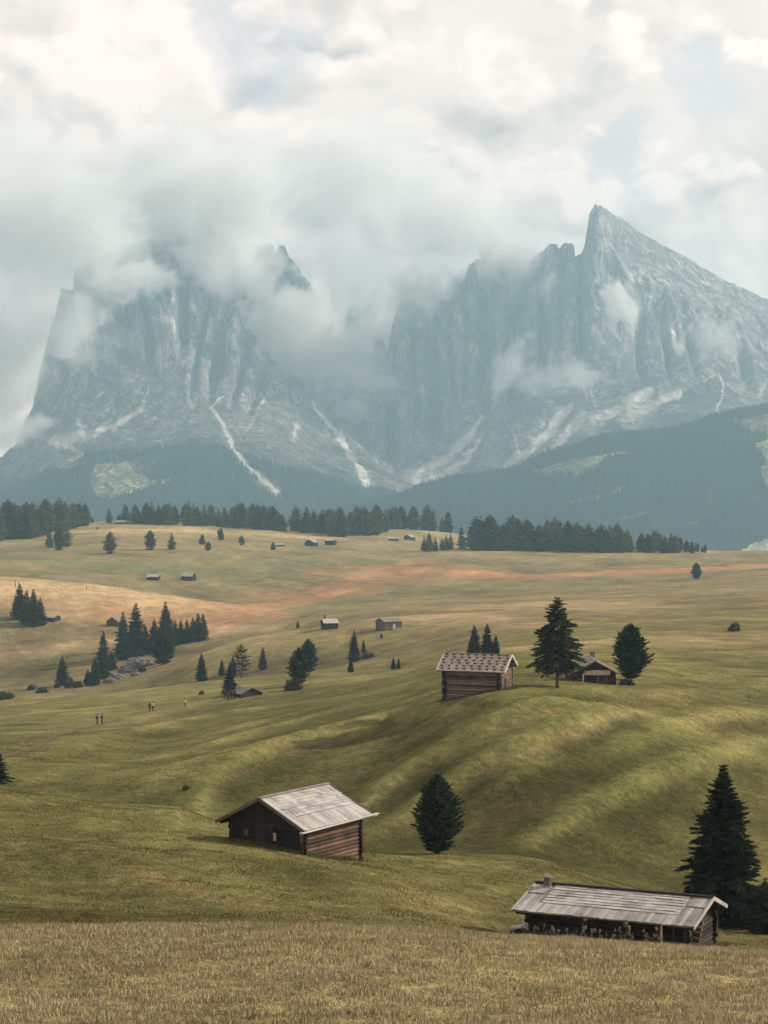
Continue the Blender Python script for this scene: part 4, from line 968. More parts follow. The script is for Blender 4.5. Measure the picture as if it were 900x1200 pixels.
def hut(name, label, cat, loc, yaw, L, W, he, wf, wb, rise_f, rise_b, ohl, ohr, below=1.2, d=0.24, mats=None, style='plain', rows=6, wallmat=('log_dark',) * 4, roofmat='shingle', detail=True, group=None, seed=1):
    """log hut. local x runs along the ridge, -y is the front eave side; ridge line at y = 0; z = 0 at the ground of the middle.
    wf, wb: run of the front and back roof slopes; he: height of the front eave line; ohl, ohr: overhang of the roof at the left and right gables"""
    rnd = random.Random(seed)
    e = empty(name, loc, R(yaw)); tag(e, label, cat, group)
    zr = he + rise_f
    yf = -min(wf - .45, W / 2 + .15) if detail else -wf * .86; yb = yf + W
    xl, xr = -L / 2, L / 2
    sf = rise_f / wf; sb = rise_b / wb
    zt = lambda y: zr - .10 - (sf * -y if y < 0 else sb * y)
    # walls: front, back, left gable, right gable
    log_wall(M[wallmat[0]], e, (xl, yf), (xr, yf), -below, zt(yf) - .04, d, 0, .22, rnd)
    log_wall(M[wallmat[1]], e, (xl, yb), (xr, yb), -below, zt(yb) - .04, d, 0, .22, rnd)
    for x, mt in ((xl, wallmat[2]), (xr, wallmat[3])):
        log_wall(M[mt], e, (x, yf), (x, yb), -below, min(zt(yf), zt(yb)) - .04, d, 1, .22, rnd)
        g = MB(); n = 9; zlo = min(zt(yf), zt(yb)) - .12           # boarded gable triangle
        for k in range(n):
            ya, yc = yf + W * k / n, yf + W * (k + 1) / n
            za, zc = zt(ya), zt(yc); zm = max(zlo + .02, min(za, zc))
            tn = rnd.uniform(.1, .8); th = .03 + .012 * (k % 2)
            p = [(x - th, ya + .004, zlo), (x + th, ya + .004, zlo), (x + th, yc - .004, zlo), (x - th, yc - .004, zlo)]
            tp = [(x - th, ya + .004, max(zlo + .02, za)), (x + th, ya + .004, max(zlo + .02, za)), (x + th, yc - .004, max(zlo + .02, zc)), (x - th, yc - .004, max(zlo + .02, zc))]
            g.hexa([Vector(q) for q in p + tp], tn)
        g.build('gable_boards', M[mt], e)
    # roof
    Lr = L + ohl + ohr; x0 = xl - ohl
    for sgn, run, rise in ((-1, wf, rise_f), (1, wb, rise_b)):
        m = MB(); roof_slope(m, Lr, x0, run, rise, sgn, zr, rows, rnd, style)
        o = m.build('roof_slope', M[roofmat], e)
        if style == 'stones':
            o.data.materials.append(M['log_dark'])
            for p_ in o.data.polygons: p_.material_index = 1 if m.t[p_.vertices[0]] < -.5 else 0
        if detail:
            ln = math.hypot(run, rise)
            for x in (x0 - .03, x0 + Lr + .03):
                b = MB(); up = Vector((0, sgn * rise / ln, run / ln)); dn = Vector((0, sgn * run / ln, -rise / ln))
                q0 = Vector((x, 0, zr)) - up * .10; q1 = Vector((x, 0, zr)) + dn * (ln + .06) - up * .10
                lo = [q0 + Vector((-.025, 0, 0)), q0 + Vector((.025, 0, 0)), q1 + Vector((.025, 0, 0)), q1 + Vector((-.025, 0, 0))]
                b.hexa(lo + [v + up * .17 for v in lo], .5)
                b.build('barge_board', M['log_grey'] if style == 'barn' else M[roofmat], o)  # barn's boards darker: shade on the verge put into the colour
    if detail:
        m = MB(); m.box((x0 + Lr / 2, -.06, zr + .06), (Lr + .1, .20, .045), tone=.15); m.box((x0 + Lr / 2, .08, zr + .045), (Lr + .08, .16, .04), tone=.3); m.build('ridge_board', M['gap'] if style == 'long' else M[roofmat], e)
        for x in (xl, xr):
            for sgn, run, rise in ((-1, wf, rise_f), (1, wb, rise_b)):     # purlin ends carrying the overhang
                for f in (.02, .5, .92):
                    ox = ohl if x < 0 else ohr; s_ = -1 if x < 0 else 1
                    if f < .1 and sgn > 0: continue
                    p = MB(); y = sgn * run * f; z = zr - rise * f - .16
                    p.tube([(x - s_ * .3, y, z), (x + s_ * (ox - .08), y, z)], [.085, .08], 7, rnd.uniform(.2, .7)); p.build('purlin', M['log_dark'], e)
    return e, dict(xl=xl, xr=xr, yf=yf, yb=yb, zr=zr, zt=zt, x0=x0, Lr=Lr)

def door(e, x, y, z, w, h, face, mat='log_dark', handle=True, frame='log_grey'):
    """board door on a wall; face: outward direction in the hut's own axes"""
    m = MB(); n = 5; fx, fy = face
    for k in range(n):
        c = (k + .5) / n * w - w / 2
        if fx: m.box((x, y + c, z + h / 2), (.06 + .01 * (k % 2), w / n - .01, h), tone=.2 + .12 * k)
        else: m.box((x + c, y, z + h / 2), (w / n - .01, .06 + .01 * (k % 2), h), tone=.2 + .12 * k)
    fr = [((0, -w/2-.05, h/2), (.12, .1, h+.1)), ((0, w/2+.05, h/2), (.12, .1, h+.1)), ((0, 0, h+.06), (.13, w+.22, .12))]
    o = m.build('door', M[mat], e)
    q = MB()
    for c, s in fr:
        if fx: q.box((x + c[0], y + c[1], z + c[2]), s, tone=.7)
        else: q.box((x + c[1], y + c[0], z + c[2]), (s[1], s[0], s[2]), tone=.7)
    q.build('frame', M[frame], o)
    if handle:
        k = MB(); k.tube([(x + fx * .05 + (0 if fx else w * .35), y + fy * .05 + (w * .35 if fx else 0), z + h * .45), (x + fx * .09 + (0 if fx else w * .35), y + fy * .09 + (w * .35 if fx else 0), z + h * .53)], [.018, .018], 6); k.build('handle', M['iron'], o)
    return o
def window(e, x, y, z, w, h, face, mat='log_grey', shutter=None):
    fx, fy = face; m = MB()
    for c, s in (((0, -w/2, 0), (.08, .07, h)), ((0, w/2, 0), (.08, .07, h)), ((0, 0, h/2), (.085, w+.07, .07)), ((0, 0, -h/2), (.11, w+.1, .07))):
        if fx: m.box((x + c[0] + fx*.04, y + c[1], z + c[2]), s, tone=.6)
        else: m.box((x + c[1], y + c[0] + fy*.04, z + c[2]), (s[1], s[0], s[2]), tone=.6)
    o = m.build('window', M[mat], e); g = MB()
    g.box((x + fx*.03, y + fy*.03, z), (.02, w-.07, h-.07) if fx else (w-.07, .02, h-.07)); g.build('pane', M['glass'] if not shutter else M[shutter], o)
    return o
def G(X, Y): return float(height(np.array([X]), np.array([Y]))[0])

# --- the log barn in the left middle: gable turned to the left front
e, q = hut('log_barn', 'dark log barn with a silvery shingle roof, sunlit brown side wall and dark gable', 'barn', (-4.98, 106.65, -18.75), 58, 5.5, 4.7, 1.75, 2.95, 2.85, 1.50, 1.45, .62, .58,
           below=1.9, d=.21, style='barn', rows=8, wallmat=('log_brown', 'log_black', 'log_black', 'log_black'), seed=3)  # sun side browner, gable blacker: light and shade put into the log colours
door(e, q['xl'] - .17, -.05, -.05, .95, 1.75, (-1, 0), frame='log_dark')  # door and window frames darkened with the gable's shade
window(e, q['xl'] - .15, 1.15, 1.25, .34, .40, (-1, 0), 'log_dark', 'log_grey'); window(e, q['xl'] - .15, -.75, 1.2, .28, .5, (-1, 0), 'log_dark', 'plank_pale')
m = MB(); m.box((.1, -3.02, 1.72), (7.6, .20, .05), Matrix.Rotation(R(-.5), 3, 'Y'), .8); m.box((.1, -2.93, 1.66), (7.6, .05, .12), tone=.6); m.build('eave_board', M['plank_pale'], e)
m = MB(); m.box((q['xr'] - .55, q['yf'] - .14, -.55), (.55, .05, .07), tone=.9); m.build('wall_batten', M['plank_pale'], e)
m = MB()
for k in range(12): m.box((q['xl'] - .17, q['yb'] - .25 - k * .38, -.55 - .06 * k + .28), (.10, .36, .12), Matrix.Rotation(R(9), 3, 'X'), .7)
m.build('foundation_plank', M['log_grey'], e)
m = MB(); m.box((2.45, q['yf'] - .75, -1.0), (1.7, 1.0, .10), Matrix.Rotation(R(3), 3, 'X'), .9); m.build('doorstep', M['plank_pale'], e)

BARN = (e, q)
# --- the long shed at the lower right
cx, cy = 10.41, 83.70
e, q = hut('long_shed', 'long low dark log shed with a long silvery shingle roof and a little ridge chimney', 'shed', (cx, cy, -18.3), -25, 6.9, 4.1, 1.16, 3.05, 2.1, .66, .72, .52, .58,
           below=1.0, d=.19, style='long', rows=7, wallmat=('log_dark', 'log_dark', 'log_dark', 'log_dark'), seed=5)
m = MB()
for dx in (-.11, .11):
    for dy in (-.11, .11): m.box((-3.35 + dx, -.32 + dy, q['zr'] + .12), (.07, .07, .36), tone=.5)
m.box((-3.35, -.32, q['zr'] + .16), (.20, .20, .26), tone=.2); m.box((-3.35, -.32, q['zr'] + .36), (.38, .38, .05), Matrix.Rotation(R(6), 3, 'Y'), .8); m.build('chimney', M['stone'], e)
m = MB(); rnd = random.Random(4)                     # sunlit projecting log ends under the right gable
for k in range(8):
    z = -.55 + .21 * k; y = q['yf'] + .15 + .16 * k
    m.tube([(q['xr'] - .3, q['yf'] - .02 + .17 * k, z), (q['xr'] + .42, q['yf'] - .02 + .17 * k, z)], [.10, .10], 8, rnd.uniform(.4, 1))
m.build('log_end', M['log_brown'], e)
for x, tn, mt in ((2.55, .9, 'plank_pale'), (3.05, .4, 'log_dark'), (-2.6, .3, 'log_dark'), (-.3, .3, 'log_dark')):
    m = MB(); m.tube([(x, q['yf'] - .62, -1.0), (x + .04, q['yf'] - .60, 1.08)], [.065, .055], 7, tn); m.build('post', M[mt], e)
m = MB()
for k in range(5): m.box((q['xr'] + .50 + .30 * k * .0, q['yf'] - .1 + .30 * k, -.18), (1.0, .28, .06), Matrix.Rotation(R(12), 3, 'Y'), .5 + .08 * k)
o = m.build('ramp', M['plank_pale'], e)
m = MB(); m.box((q['xl'] - .55, q['yf'] + .25, .26), (1.0, .9, .06), Matrix.Rotation(R(-14), 3, 'Y'), .85); o = m.build('lean_to_roof', M['plank_pale'], e)
m = MB()
for k in range(4): m.box((q['xl'] - .55, q['yf'] + .25, -.50 + .17 * k), (.75, .7, .16), tone=.2 + .15 * k)
m.build('lean_to', M['log_dark'], e)
SHED = (e, q); HUTS = [SHED]

HUTS.append((BARN))
# --- the small hut with the stone-weighted roof
Xr, Yr = 13.33, 200.0; yaw = -22; Lr = 7.5
cx = Xr - math.cos(R(yaw)) * Lr / 2; cy = Yr - math.sin(R(yaw)) * Lr / 2
e, q = hut('log_hut', 'grey-brown log hut with pale roof weighted by rows of dark blocks', 'hut', (cx, cy, -19.35), yaw, 6.2, 3.7, 2.82, 2.35, 1.8, 1.6, 1.15, .65, .65, below=1.5, d=.24, style='stones', rows=6,
           wallmat=('log_grey', 'log_grey', 'log_grey', 'log_brown'), roofmat='shingle_pale', seed=7)
for x in (q['xl'] + .1, q['xr'] - .1):
    m = MB(); m.box((x, q['yf'] - .17, .6), (.42, .14, 4.2), tone=.2); m.build('corner_post', M['gap'], e)
m = MB(); m.box((0, q['yf'] - .14, 2.2), (.42, .10, .34), tone=.2); m.box((.05, q['yf'] - .14, .05), (.35, .10, .28), tone=.2); m.build('hatch', M['gap'], e)
m = MB()
for k in range(4): m.box((0, q['yf'] - .135, -.35 + .62 * k), (5.1, .03, .045), tone=.3)
m.build('wall_batten', M['plank_pale'], e)
door(e, q['xr'] + .17, -.2, .2, .9, 1.8, (1, 0), 'log_brown')
m = MB(); m.box((q['xr'] + 1.05, q['yf'] + .9, .42), (1.5, 2.3, .09), Matrix.Rotation(R(-4), 3, 'X'), .9); m.build('doorstep', M['plank_pale'], e)

HUTS.append((e, q))
# --- the gabled hut between two trees
cx, cy = 25.35, 234.4
e, q = hut('gabled_hut', 'brown log hut turned gable-on with a pale balcony board, under a tall spruce', 'hut', (cx, cy, -20.9), -90, 6.6, 5.0, 1.45, 3.15, 2.85, 1.65, 1.55, .5, 1.0, below=1.8, d=.24, rows=6,
           wallmat=('log_dark', 'log_dark', 'log_dark', 'log_dark'), roofmat='shingle_warm', seed=9)
m = MB()
for k in range(6): m.box((q['xr'] + .78, -.62 + .54 * k - .55, 1.62), (.06, .52, .62), Matrix.Rotation(R(20), 3, 'Y'), .4 + .1 * (k % 3))
m.build('balcony_board', M['plank_pale'], e)
m = MB(); m.tube([(q['xr'] + .7, -1.45, -.6), (q['xr'] + .7, -1.45, 1.6)], [.09, .08], 7, .7); m.build('post', M['plank_pale'], e)
m = MB()
for k in range(9): m.box((q['xr'] + .35, -1.0 + .26 * k, .05 + .1 * (k % 3)), (.35, .20, .55 + .12 * (k % 2)), tone=.3 + .2 * (k % 3))
m.build('log_stack', M['log_grey'], e)
m = MB(); m.box((-1.6, .25, q['zr'] + .15), (.55, .55, .9), tone=.4); m.box((-1.6, .25, q['zr'] + .63), (.7, .7, .08), tone=.8); m.build('chimney', M['stone'], e)
door(e, q['xr'] + .17, .9, -.2, .9, 1.7, (1, 0))

# --- farther huts
def far_hut(name, label, px, py, Yd, yaw, L, W, he, rise, roofmat='shingle', wall='log_grey', gable=None, seed=1, cat='hut', group=None, chimney=False, doorside=None, dz=0.0):
    X = (px - 450) / F * Yd; Z = float(height(np.array([X]), np.array([Yd]))[0]) + dz
    e, q = hut(name, label, cat, (X, Yd, Z), yaw, L, W, he, W / 2 + .45, W / 2 + .45, rise, rise, .5, .5, below=1.6, d=.30, rows=4, wallmat=(wall, wall, gable or wall, gable or wall), roofmat=roofmat, detail=False, group=group, seed=seed)
    if chimney:
        m = MB(); m.box((-L * .36, .2, q['zr'] + .35), (.7, .7, 1.5), tone=.5); m.box((-L * .36, .2, q['zr'] + 1.12), (.9, .9, .1), tone=.8); m.build('chimney', M['stone'], e)
    if doorside == 'front': door(e, L * .05, q['yf'] - .2, 0, 1.0, 1.7, (0, -1), 'plank_pale', False)
    return e
_Y = locate(455.5, 737, 560, 760)[1]; _Y2 = locate(386, 737, 560, 760)[1]
far_hut('barn', 'weathered brown barn with its gable to the left, below the rusty meadow', 455.5, 736, _Y, 32, 6.2, 5.0, 2.4, 1.15, 'shingle_brown', 'log_grey', seed=21, cat='barn', doorside='front')
far_hut('hut', 'small hut with a pale grey roof and a chimney, left of the brown barn', 386, 736, _Y2, 20, 4.3, 3.4, 1.9, 1.35, 'shingle_pale', 'log_dark', seed=22, chimney=True)
far_hut('hay_hut', 'smaller left one of two pale-roofed hay huts on the green meadow', 180, 679, locate(180, 680, 950, 1200)[1], -8, 6.0, 4.6, 1.7, 1.5, 'shingle_pale', 'log_dark', seed=23, cat='hay hut')
far_hut('hay_hut', 'larger right one of two pale-roofed hay huts on the green meadow', 221, 679, locate(221, 680, 950, 1200)[1], -22, 6.4, 5.2, 2.2, 2.0, 'shingle_pale', 'log_dark', seed=24, cat='hay hut')
def zy(px, py, lo, hi): return locate(px, py, lo, hi)
for px, py, yaw, L, W, he, ri, rm, wm, lb, nm in [
    (329, 640, -5, 5.5, 4.0, 1.0, .8, 'shingle_pale', 'log_grey', 'low pale hay hut beside a tiny conifer under the ridge wood', 'hay_hut'),
    (365, 640, 60, 6.0, 7.0, 2.6, 2.2, 'shingle', 'log_dark', 'gabled hay hut left of a plain dark one under the ridge wood', 'hay_hut'),
    (387.5, 639, -15, 6.5, 5.5, 3.2, 1.2, 'shingle_pale', 'log_dark', 'plain dark-walled hay hut under the middle of the ridge wood', 'hay_hut'),
    (461, 634, 0, 7.0, 4.5, 1.7, 1.2, 'shingle_pale', 'log_brown', 'pale-roofed brown hay hut left of a dark one near the ridge', 'hay_hut'),
    (480, 633, 55, 6.0, 5.5, 2.4, 2.0, 'shingle', 'log_dark', 'dark gabled hay hut right of a pale-roofed one near the ridge', 'hay_hut')]:
    X, Y, Z = zy(px, py, 1000, 1750)
    s = 1.0 if Y < 1400 else 1.1
    far_hut(nm, lb, px, py, Y, yaw, L * s, W * s, he, ri, rm, wm, seed=int(px), cat='hay hut')
X, Y, Z = zy(60, 727, 600, 930); far_hut('shed', 'tin-roofed shed leaning on the dark clump of trees at the left', 60, 729, Y, -28, 6.0, 4.5, 1.2, 1.0, 'shingle_pale', 'log_dark', seed=31, cat='shed')
X, Y, Z = zy(136, 733, 640, 930); far_hut('hut', 'reddish-brown hut half hidden behind the grove', 137, 734, Y, 60, 6.0, 5.5, 1.6, 1.9, 'shingle_brown', 'log_brown', seed=32)
X, Y, Z = zy(289, 815, 300, 520); far_hut('hut', 'low sunken hut with a dark roof beside a spruce and walkers', 288, 815.5, Y, -55, 4.0, 4.4, .35, 1.1, 'shingle_brown', 'log_dark', seed=33, dz=.1)
X, Y, Z = zy(143, 614, 1300, 1800); far_hut('farmhouse', 'pale-roofed building among conifers on the left skyline', 143, 614.5, Y, -8, 9.0, 6.0, 1.5, 1.5, 'shingle_pale', 'log_grey', seed=34, cat='house')
X, Y, Z = zy(364, 615, 1300, 1800); far_hut('farmhouse', 'pale building showing in front of the middle ridge wood', 366, 624, Y, -5, 6.0, 6.0, 1.4, 1.4, 'shingle_pale', 'plank_pale', seed=35, cat='house')
# ------------------------------------------------------------------ boulders
def boulder(px, py, w, h, label, seed, ymin=560, ymax=900):
    X, Y, Z = locate(px, py, ymin, ymax); s = Y / F
    bm_ = bpy.data.meshes.new('boulder')
    import bmesh
    b = bmesh.new(); bmesh.ops.create_icosphere(b, subdivisions=4, radius=1.0)
    V = np.array([v.co[:] for v in b.verts])
    n = fbm(V[:, 0] * 1.3 + seed * 7, V[:, 1] * 1.3, V[:, 2] * 1.3, 4, True); n2 = fbm(V[:, 0] * 4 + seed, V[:, 1] * 4, V[:, 2] * 4, 3)
    V = V * (0.62 + 0.42 * n + 0.10 * n2)[:, None]
    for v, c in zip(b.verts, V): v.co = (c[0] * w * s / 2, c[1] * w * s / 2, c[2] * h * s * .62)
    b.to_mesh(bm_); b.free()
    o = obj('boulder', bm_, M['stone'], None, (X, Y, Z + h * s * .22)); o.rotation_euler = (0, 0, seed * 1.3); tag(o, label, 'boulder', 'boulders under the grove')
for k, (px, py, w, h, l) in enumerate([(163, 782, 30, 15, 'largest grey boulder, flat-topped, under the grove'), (149, 788, 24, 12, 'long grey boulder sloping down left of the largest one'), (174, 780, 16, 11, 'boulder touching the squat round tree'),
    (138, 796, 22, 9, 'low boulder second from the lower end of the rocks'), (129, 800, 18, 7, 'lowest grey boulder at the bottom end of the rocks'), (155, 777, 14, 8, 'small boulder on top of the rocks beside a tall spruce'), (159, 792, 15, 6, 'small low boulder in front of the largest one'),
    (41, 806, 7, 5, 'pale stone among the bushes of the left hollow')]):
    boulder(px, py, w, h, l, k + 1)

# ------------------------------------------------------------------ walkers
t = NT('clothing'); t.bsdf(t.attr('col', 'Color'), 0.9, 0.1); M['clothes'] = t.m
def body_mesh(pose, jacket, trousers, seed):
    me = bpy.data.meshes.new('person'); r = random.Random(seed)
    st = .22 if pose == 'walk' else .06
    V = [(0, 0, .95), (0, 0, 1.18), (0, .01, 1.40), (0, .03, 1.52), (0, .045, 1.60), (0, .05, 1.72),
         (.10, 0, .90), (.11, st * .6, .50), (.11, st * .75 - .03, .08), (.11, st * .75 + .14, .04),
         (-.10, 0, .90), (-.11, -st * .5, .50), (-.11, -st * 1.2, .10), (-.11, -st * 1.2 + .15, .04),
         (.20, .0, 1.40), (.26, -.06 - st * .3, 1.14), (.24, .10 - st * .3, .92), (-.20, .0, 1.40), (-.26, -.02 + st * .2, 1.14), (-.24, .14 + st * .3, .94)]
    E = [(0, 1), (1, 2), (2, 3), (3, 4), (4, 5), (0, 6), (6, 7), (7, 8), (8, 9), (0, 10), (10, 11), (11, 12), (12, 13), (2, 14), (14, 15), (15, 16), (2, 17), (17, 18), (18, 19)]
    Rd = [.15, .15, .16, .065, .085, .085, .10, .072, .048, .035, .10, .072, .048, .035, .075, .052, .040, .075, .052, .040]
    me.from_pydata(V, E, []); o = bpy.data.objects.new('tmp', me); COL.objects.link(o)
    o.modifiers.new('s', 'SKIN'); sv = me.skin_vertices[0].data
    for k, q in enumerate(Rd): sv[k].radius = (q, q)
    sv[0].use_root = True
    ss = o.modifiers.new('u', 'SUBSURF'); ss.levels = 1; ss.render_levels = 1
    dg = bpy.context.evaluated_depsgraph_get(); dg.update(); out = bpy.data.meshes.new_from_object(o.evaluated_get(dg)); bpy.data.objects.remove(o); out.name = 'person'
    P = np.zeros(len(out.vertices) * 3, dtype=np.float32); out.vertices.foreach_get('co', P); P = P.reshape(-1, 3)
    c = np.tile(np.array(jacket), (len(P), 1)); c[P[:, 2] < .97] = trousers; c[P[:, 2] < .10] = (.03, .025, .02); c[P[:, 2] > 1.52] = (.42, .26, .19)
    hand = (np.abs(P[:, 0]) > .19) & (P[:, 2] < 1.0); c[hand] = (.42, .26, .19)
    a = out.attributes.new('col', 'FLOAT_COLOR', 'POINT'); cc = np.ones((len(P), 4), dtype=np.float32); cc[:, :3] = c; a.data.foreach_set('color', cc.ravel())
    out.materials.clear(); out.materials.append(M['clothes'])
    return out
def colour_mesh(m, name, c):
    me = m.mesh(name, True); a = me.attributes.new('col', 'FLOAT_COLOR', 'POINT'); q = np.tile(np.array((*c, 1.0), dtype=np.float32), (len(me.vertices), 1)); a.data.foreach_set('color', q.ravel()); return me
DK = (.025, .025, .03)
for k, (px, py, pose, jk, tr, pk, rz, lb) in enumerate([
    (114, 850, 'walk', (.03, .03, .04), DK, (.05, .04, .03), 250, 'person in dark clothes walking on the footpath, left one of the pair'),
    (119.5, 849, 'walk', (.05, .04, .04), DK, None, 250, 'person in dark clothes walking on the footpath, right one of the pair'),
    (175.5, 834, 'walk', (.06, .05, .05), DK, (.04, .04, .05), 200, 'person in a dark jacket beside one in a yellow top on the slope'),
    (179, 834, 'stand', (.55, .46, .14), DK, None, 200, 'person in a yellow top and dark trousers on the slope'),
    (217, 830, 'walk', (.62, .52, .40), (.10, .08, .07), (.45, .40, .33), 130, 'person in a pale beige jacket walking alone on the slope'),
    (263, 820, 'stand', (.05, .05, .06), DK, None, 170, 'leftmost of four dark-clothed walkers by the sunken hut'),
    (267, 822, 'walk', (.07, .04, .04), DK, (.05, .05, .05), 170, 'second from the left of four dark-clothed walkers by the sunken hut'),
    (271, 820, 'walk', (.04, .05, .07), DK, None, 200, 'third from the left of four dark-clothed walkers by the sunken hut'),
    (275, 819.5, 'stand', (.05, .05, .05), DK, None, 150, 'rightmost of four dark-clothed walkers by the sunken hut')]):
    X, Y, Z = locate(px, py, 200, 520)
    e = empty('person', (X, Y, Z), R(rz)); e.scale = (1.05,) * 3
    tag(e, lb, 'person', 'walkers on the meadow')
    obj('body', body_mesh(pose, jk, tr, k), None, e)
    m = MB(); m.tube([(0, .035, 1.62), (0, .035, 1.70), (0, .04, 1.79), (0, .045, 1.815)], [.082, .102, .080, .02], 10); obj('hair', colour_mesh(m, 'hair', (.05, .03, .02)), M['clothes'], e)
    if pk:
        m = MB(); m.tube([(0, -.19, 1.02), (0, -.20, 1.10), (0, -.20, 1.38), (0, -.17, 1.46)], [.10, .14, .13, .06], 10); obj('backpack', colour_mesh(m, 'backpack', pk), M['clothes'], e)

# ------------------------------------------------------------------ fence posts, weeds and firewood
for k, (px, py, h, l) in enumerate([(18, 690, 9, 'left one of two thin fence posts on the straw slope'), (22, 690, 8, 'right one of two thin fence posts on the straw slope'), (101.5, 690, 4, 'short post on the edge of the green meadow, far from any tree')]):
    X, Y, Z = locate(px, py, 700, 1000); m = MB(); H = h * Y / F
    m.tube([(0, 0, -.3), (.02, 0, H * .5), (.0, .02, H)], [.16, .15, .12], 7, .4); o = m.build('fence_post', M['log_grey'], None, (X, Y, Z)); tag(o, l, 'post')

e, q = SHED
mw = Matrix.Translation(Vector(e.location)) @ Matrix.Rotation(e.rotation_euler[2], 4, 'Z')
t = NT('weed'); t.bsdf(t.mix(t.attr('tone'), (.05, .06, .03), (.27, .23, .19)), 1.0, 0.0); M['weed'] = t.m
rnd = random.Random(8)
def weed_mesh(seed):
    r = random.Random(seed); m = MB()
    for k in range(r.randint(2, 4)):
        a = r.uniform(0, 6.28); ln = r.uniform(.12, .35); h = r.uniform(.6, 1.0)
        top = Vector((ln * math.cos(a), ln * math.sin(a), h)); m.tube([(0, 0, -.1), (top.x * .4, top.y * .4, h * .55), top], [.014, .011, .007], 4, .45)
        for j in range(7):
            p = top * r.uniform(.3, .95); b = r.uniform(0, 6.28); L = r.uniform(.08, .18)
            tip = p + Vector((L * math.cos(b), L * math.sin(b), r.uniform(-.04, .08))); s = Vector((-math.sin(b), math.cos(b), 0)) * L * .22
            m.add([p, (p + tip) / 2 + s, tip, (p + tip) / 2 - s], [(0, 1, 2, 3)], r.uniform(.05, .5))
        for j in range(8):
            p = top + Vector((r.uniform(-.04, .04), r.uniform(-.04, .04), r.uniform(-.14, .03))); m.box(p, (.035, .035, .03), Matrix.Rotation(r.uniform(0, 3), 3, 'Z'), r.uniform(.7, 1))
    return m.mesh('weed')
WM = [weed_mesh(k) for k in range(5)]
for k in range(24):
    x = -3.4 + 6.3 * (k + rnd.uniform(-.4, .4)) / 23; p = mw @ Vector((x, q['yf'] - 1.25 - rnd.uniform(0, .7), 0))
    o = obj('tall_weed', WM[k % 5], M['weed'], None, (p.x, p.y, G(p.x, p.y) - .02)); s = rnd.uniform(.7, 1.35); o.scale = (s, s, s); o.rotation_euler = (0, 0, rnd.uniform(0, 6))
    tag(o, 'tall pale seeding weed in front of the dark wall of the long shed', 'weed', 'tall weeds along the long shed')
for k in range(12):
    x = .6 + .17 * (k % 7) + (.08 if k > 6 else 0); p = mw @ Vector((x, q['yf'] - .72 - .05 * (k % 3), 0)); m = MB()
    m.tube([(0, -.22, 0), (0, .22, 0)], [.085 * rnd.uniform(.8, 1.1)] * 2, 8, rnd.uniform(.3, 1)); z = G(p.x, p.y) + .10 + (.16 if k > 6 else 0)
    o = m.build('firewood_log', M['log_brown'], None, (p.x, p.y, z + .05)); o.rotation_euler = (rnd.uniform(-.1, .1), 0, R(-25) + rnd.uniform(-.25, .25))
    tag(o, 'reddish split firewood log stacked against the front wall of the long shed', 'log', 'firewood by the long shed')
# ------------------------------------------------------------------ grass (nobody could count it)
def grass(name, n, ya, yb, half, hlo, hhi, wlo, whi, seed, clump, cols, power=1.0, dry=0.5, follow=0.0, weeds=.35):
    r = np.random.default_rng(seed)
    Y = ya + (yb - ya) * r.uniform(0, 1, n) ** power; X = r.uniform(-1, 1, n) * half * Y
    cl = fbm(X / clump, Y / clump, 3.0, 3); keep = r.uniform(0, 1, n) < np.clip(.45 + 1.2 * cl, .10, 1) * (1 if yb < 200 else sstep(yb, yb * .6, Y))
    X, Y, cl = X[keep], Y[keep], cl[keep]; n = len(X); Z, GCs = ground_sample(X, Y)
    pt = fbm(X / (clump * 5), Y / (clump * 5), 6.0, 4); tall = np.clip(1 + 1.1 * cl, .4, 2)
    h = r.uniform(hlo, hhi, n) * tall; wd = r.uniform(wlo, whi, n); a = r.uniform(0, 2 * np.pi, n); ln = r.uniform(.1, .75, n) * h; la = r.uniform(0, 2 * np.pi, n)
    V = np.zeros((n, 3, 3)); dx, dy = np.cos(a) * wd, np.sin(a) * wd
    V[:, 0] = np.stack([X - dx, Y - dy, Z - .02], -1); V[:, 1] = np.stack([X + dx, Y + dy, Z - .02], -1)
    V[:, 2] = np.stack([X + np.cos(la) * ln, Y + np.sin(la) * ln, Z + h], -1)
    u = np.clip(dry + .55 * pt + .25 * cl + r.normal(0, .28, n), 0, 1)
    c0, c1, c2 = [np.array(k) for k in cols]
    Cg = GCs * (.78 + .55 * u)[:, None]
    C = np.where(u[:, None] < .5, c0 + (c1 - c0) * (u * 2)[:, None], c1 + (c2 - c1) * (u * 2 - 1)[:, None]) * r.uniform(.75, 1.2, n)[:, None]
    C = C + (Cg - C) * follow
    wd_ = sstep(.22, .5, fbm(X / (clump * .55) + 31, Y / (clump * .9), 4.0, 3)) * r.uniform(.3, 1, n)
    C = C + (np.array([.075, .075, .034]) - C) * (wd_ * weeds)[:, None]
    o = obj(name, tri_mesh(name, V.reshape(-1, 3), np.arange(n * 3).reshape(-1, 3), None, np.repeat(C, 3, 0)), M['grass']); tag(o, kind='stuff'); return o
t = NT('grass_blades'); c = t.attr('col', 'Color')
ge = t.n.new('ShaderNodeNewGeometry'); va = t.n.new('ShaderNodeVectorMath'); va.operation = 'MULTIPLY_ADD'; t.link(ge.outputs['Normal'], va.inputs[0]); va.inputs[1].default_value = (.45, .45, .45); va.inputs[2].default_value = (0, 0, 1)
vn = t.n.new('ShaderNodeVectorMath'); vn.operation = 'NORMALIZE'; t.link(va.outputs[0], vn.inputs[0])
d1 = t.node('ShaderNodeBsdfDiffuse'); t.link(vn.outputs[0], d1.inputs['Normal']); d2 = t.node('ShaderNodeBsdfTranslucent'); mx = t.node('ShaderNodeMixShader'); mx.inputs[0].default_value = .15
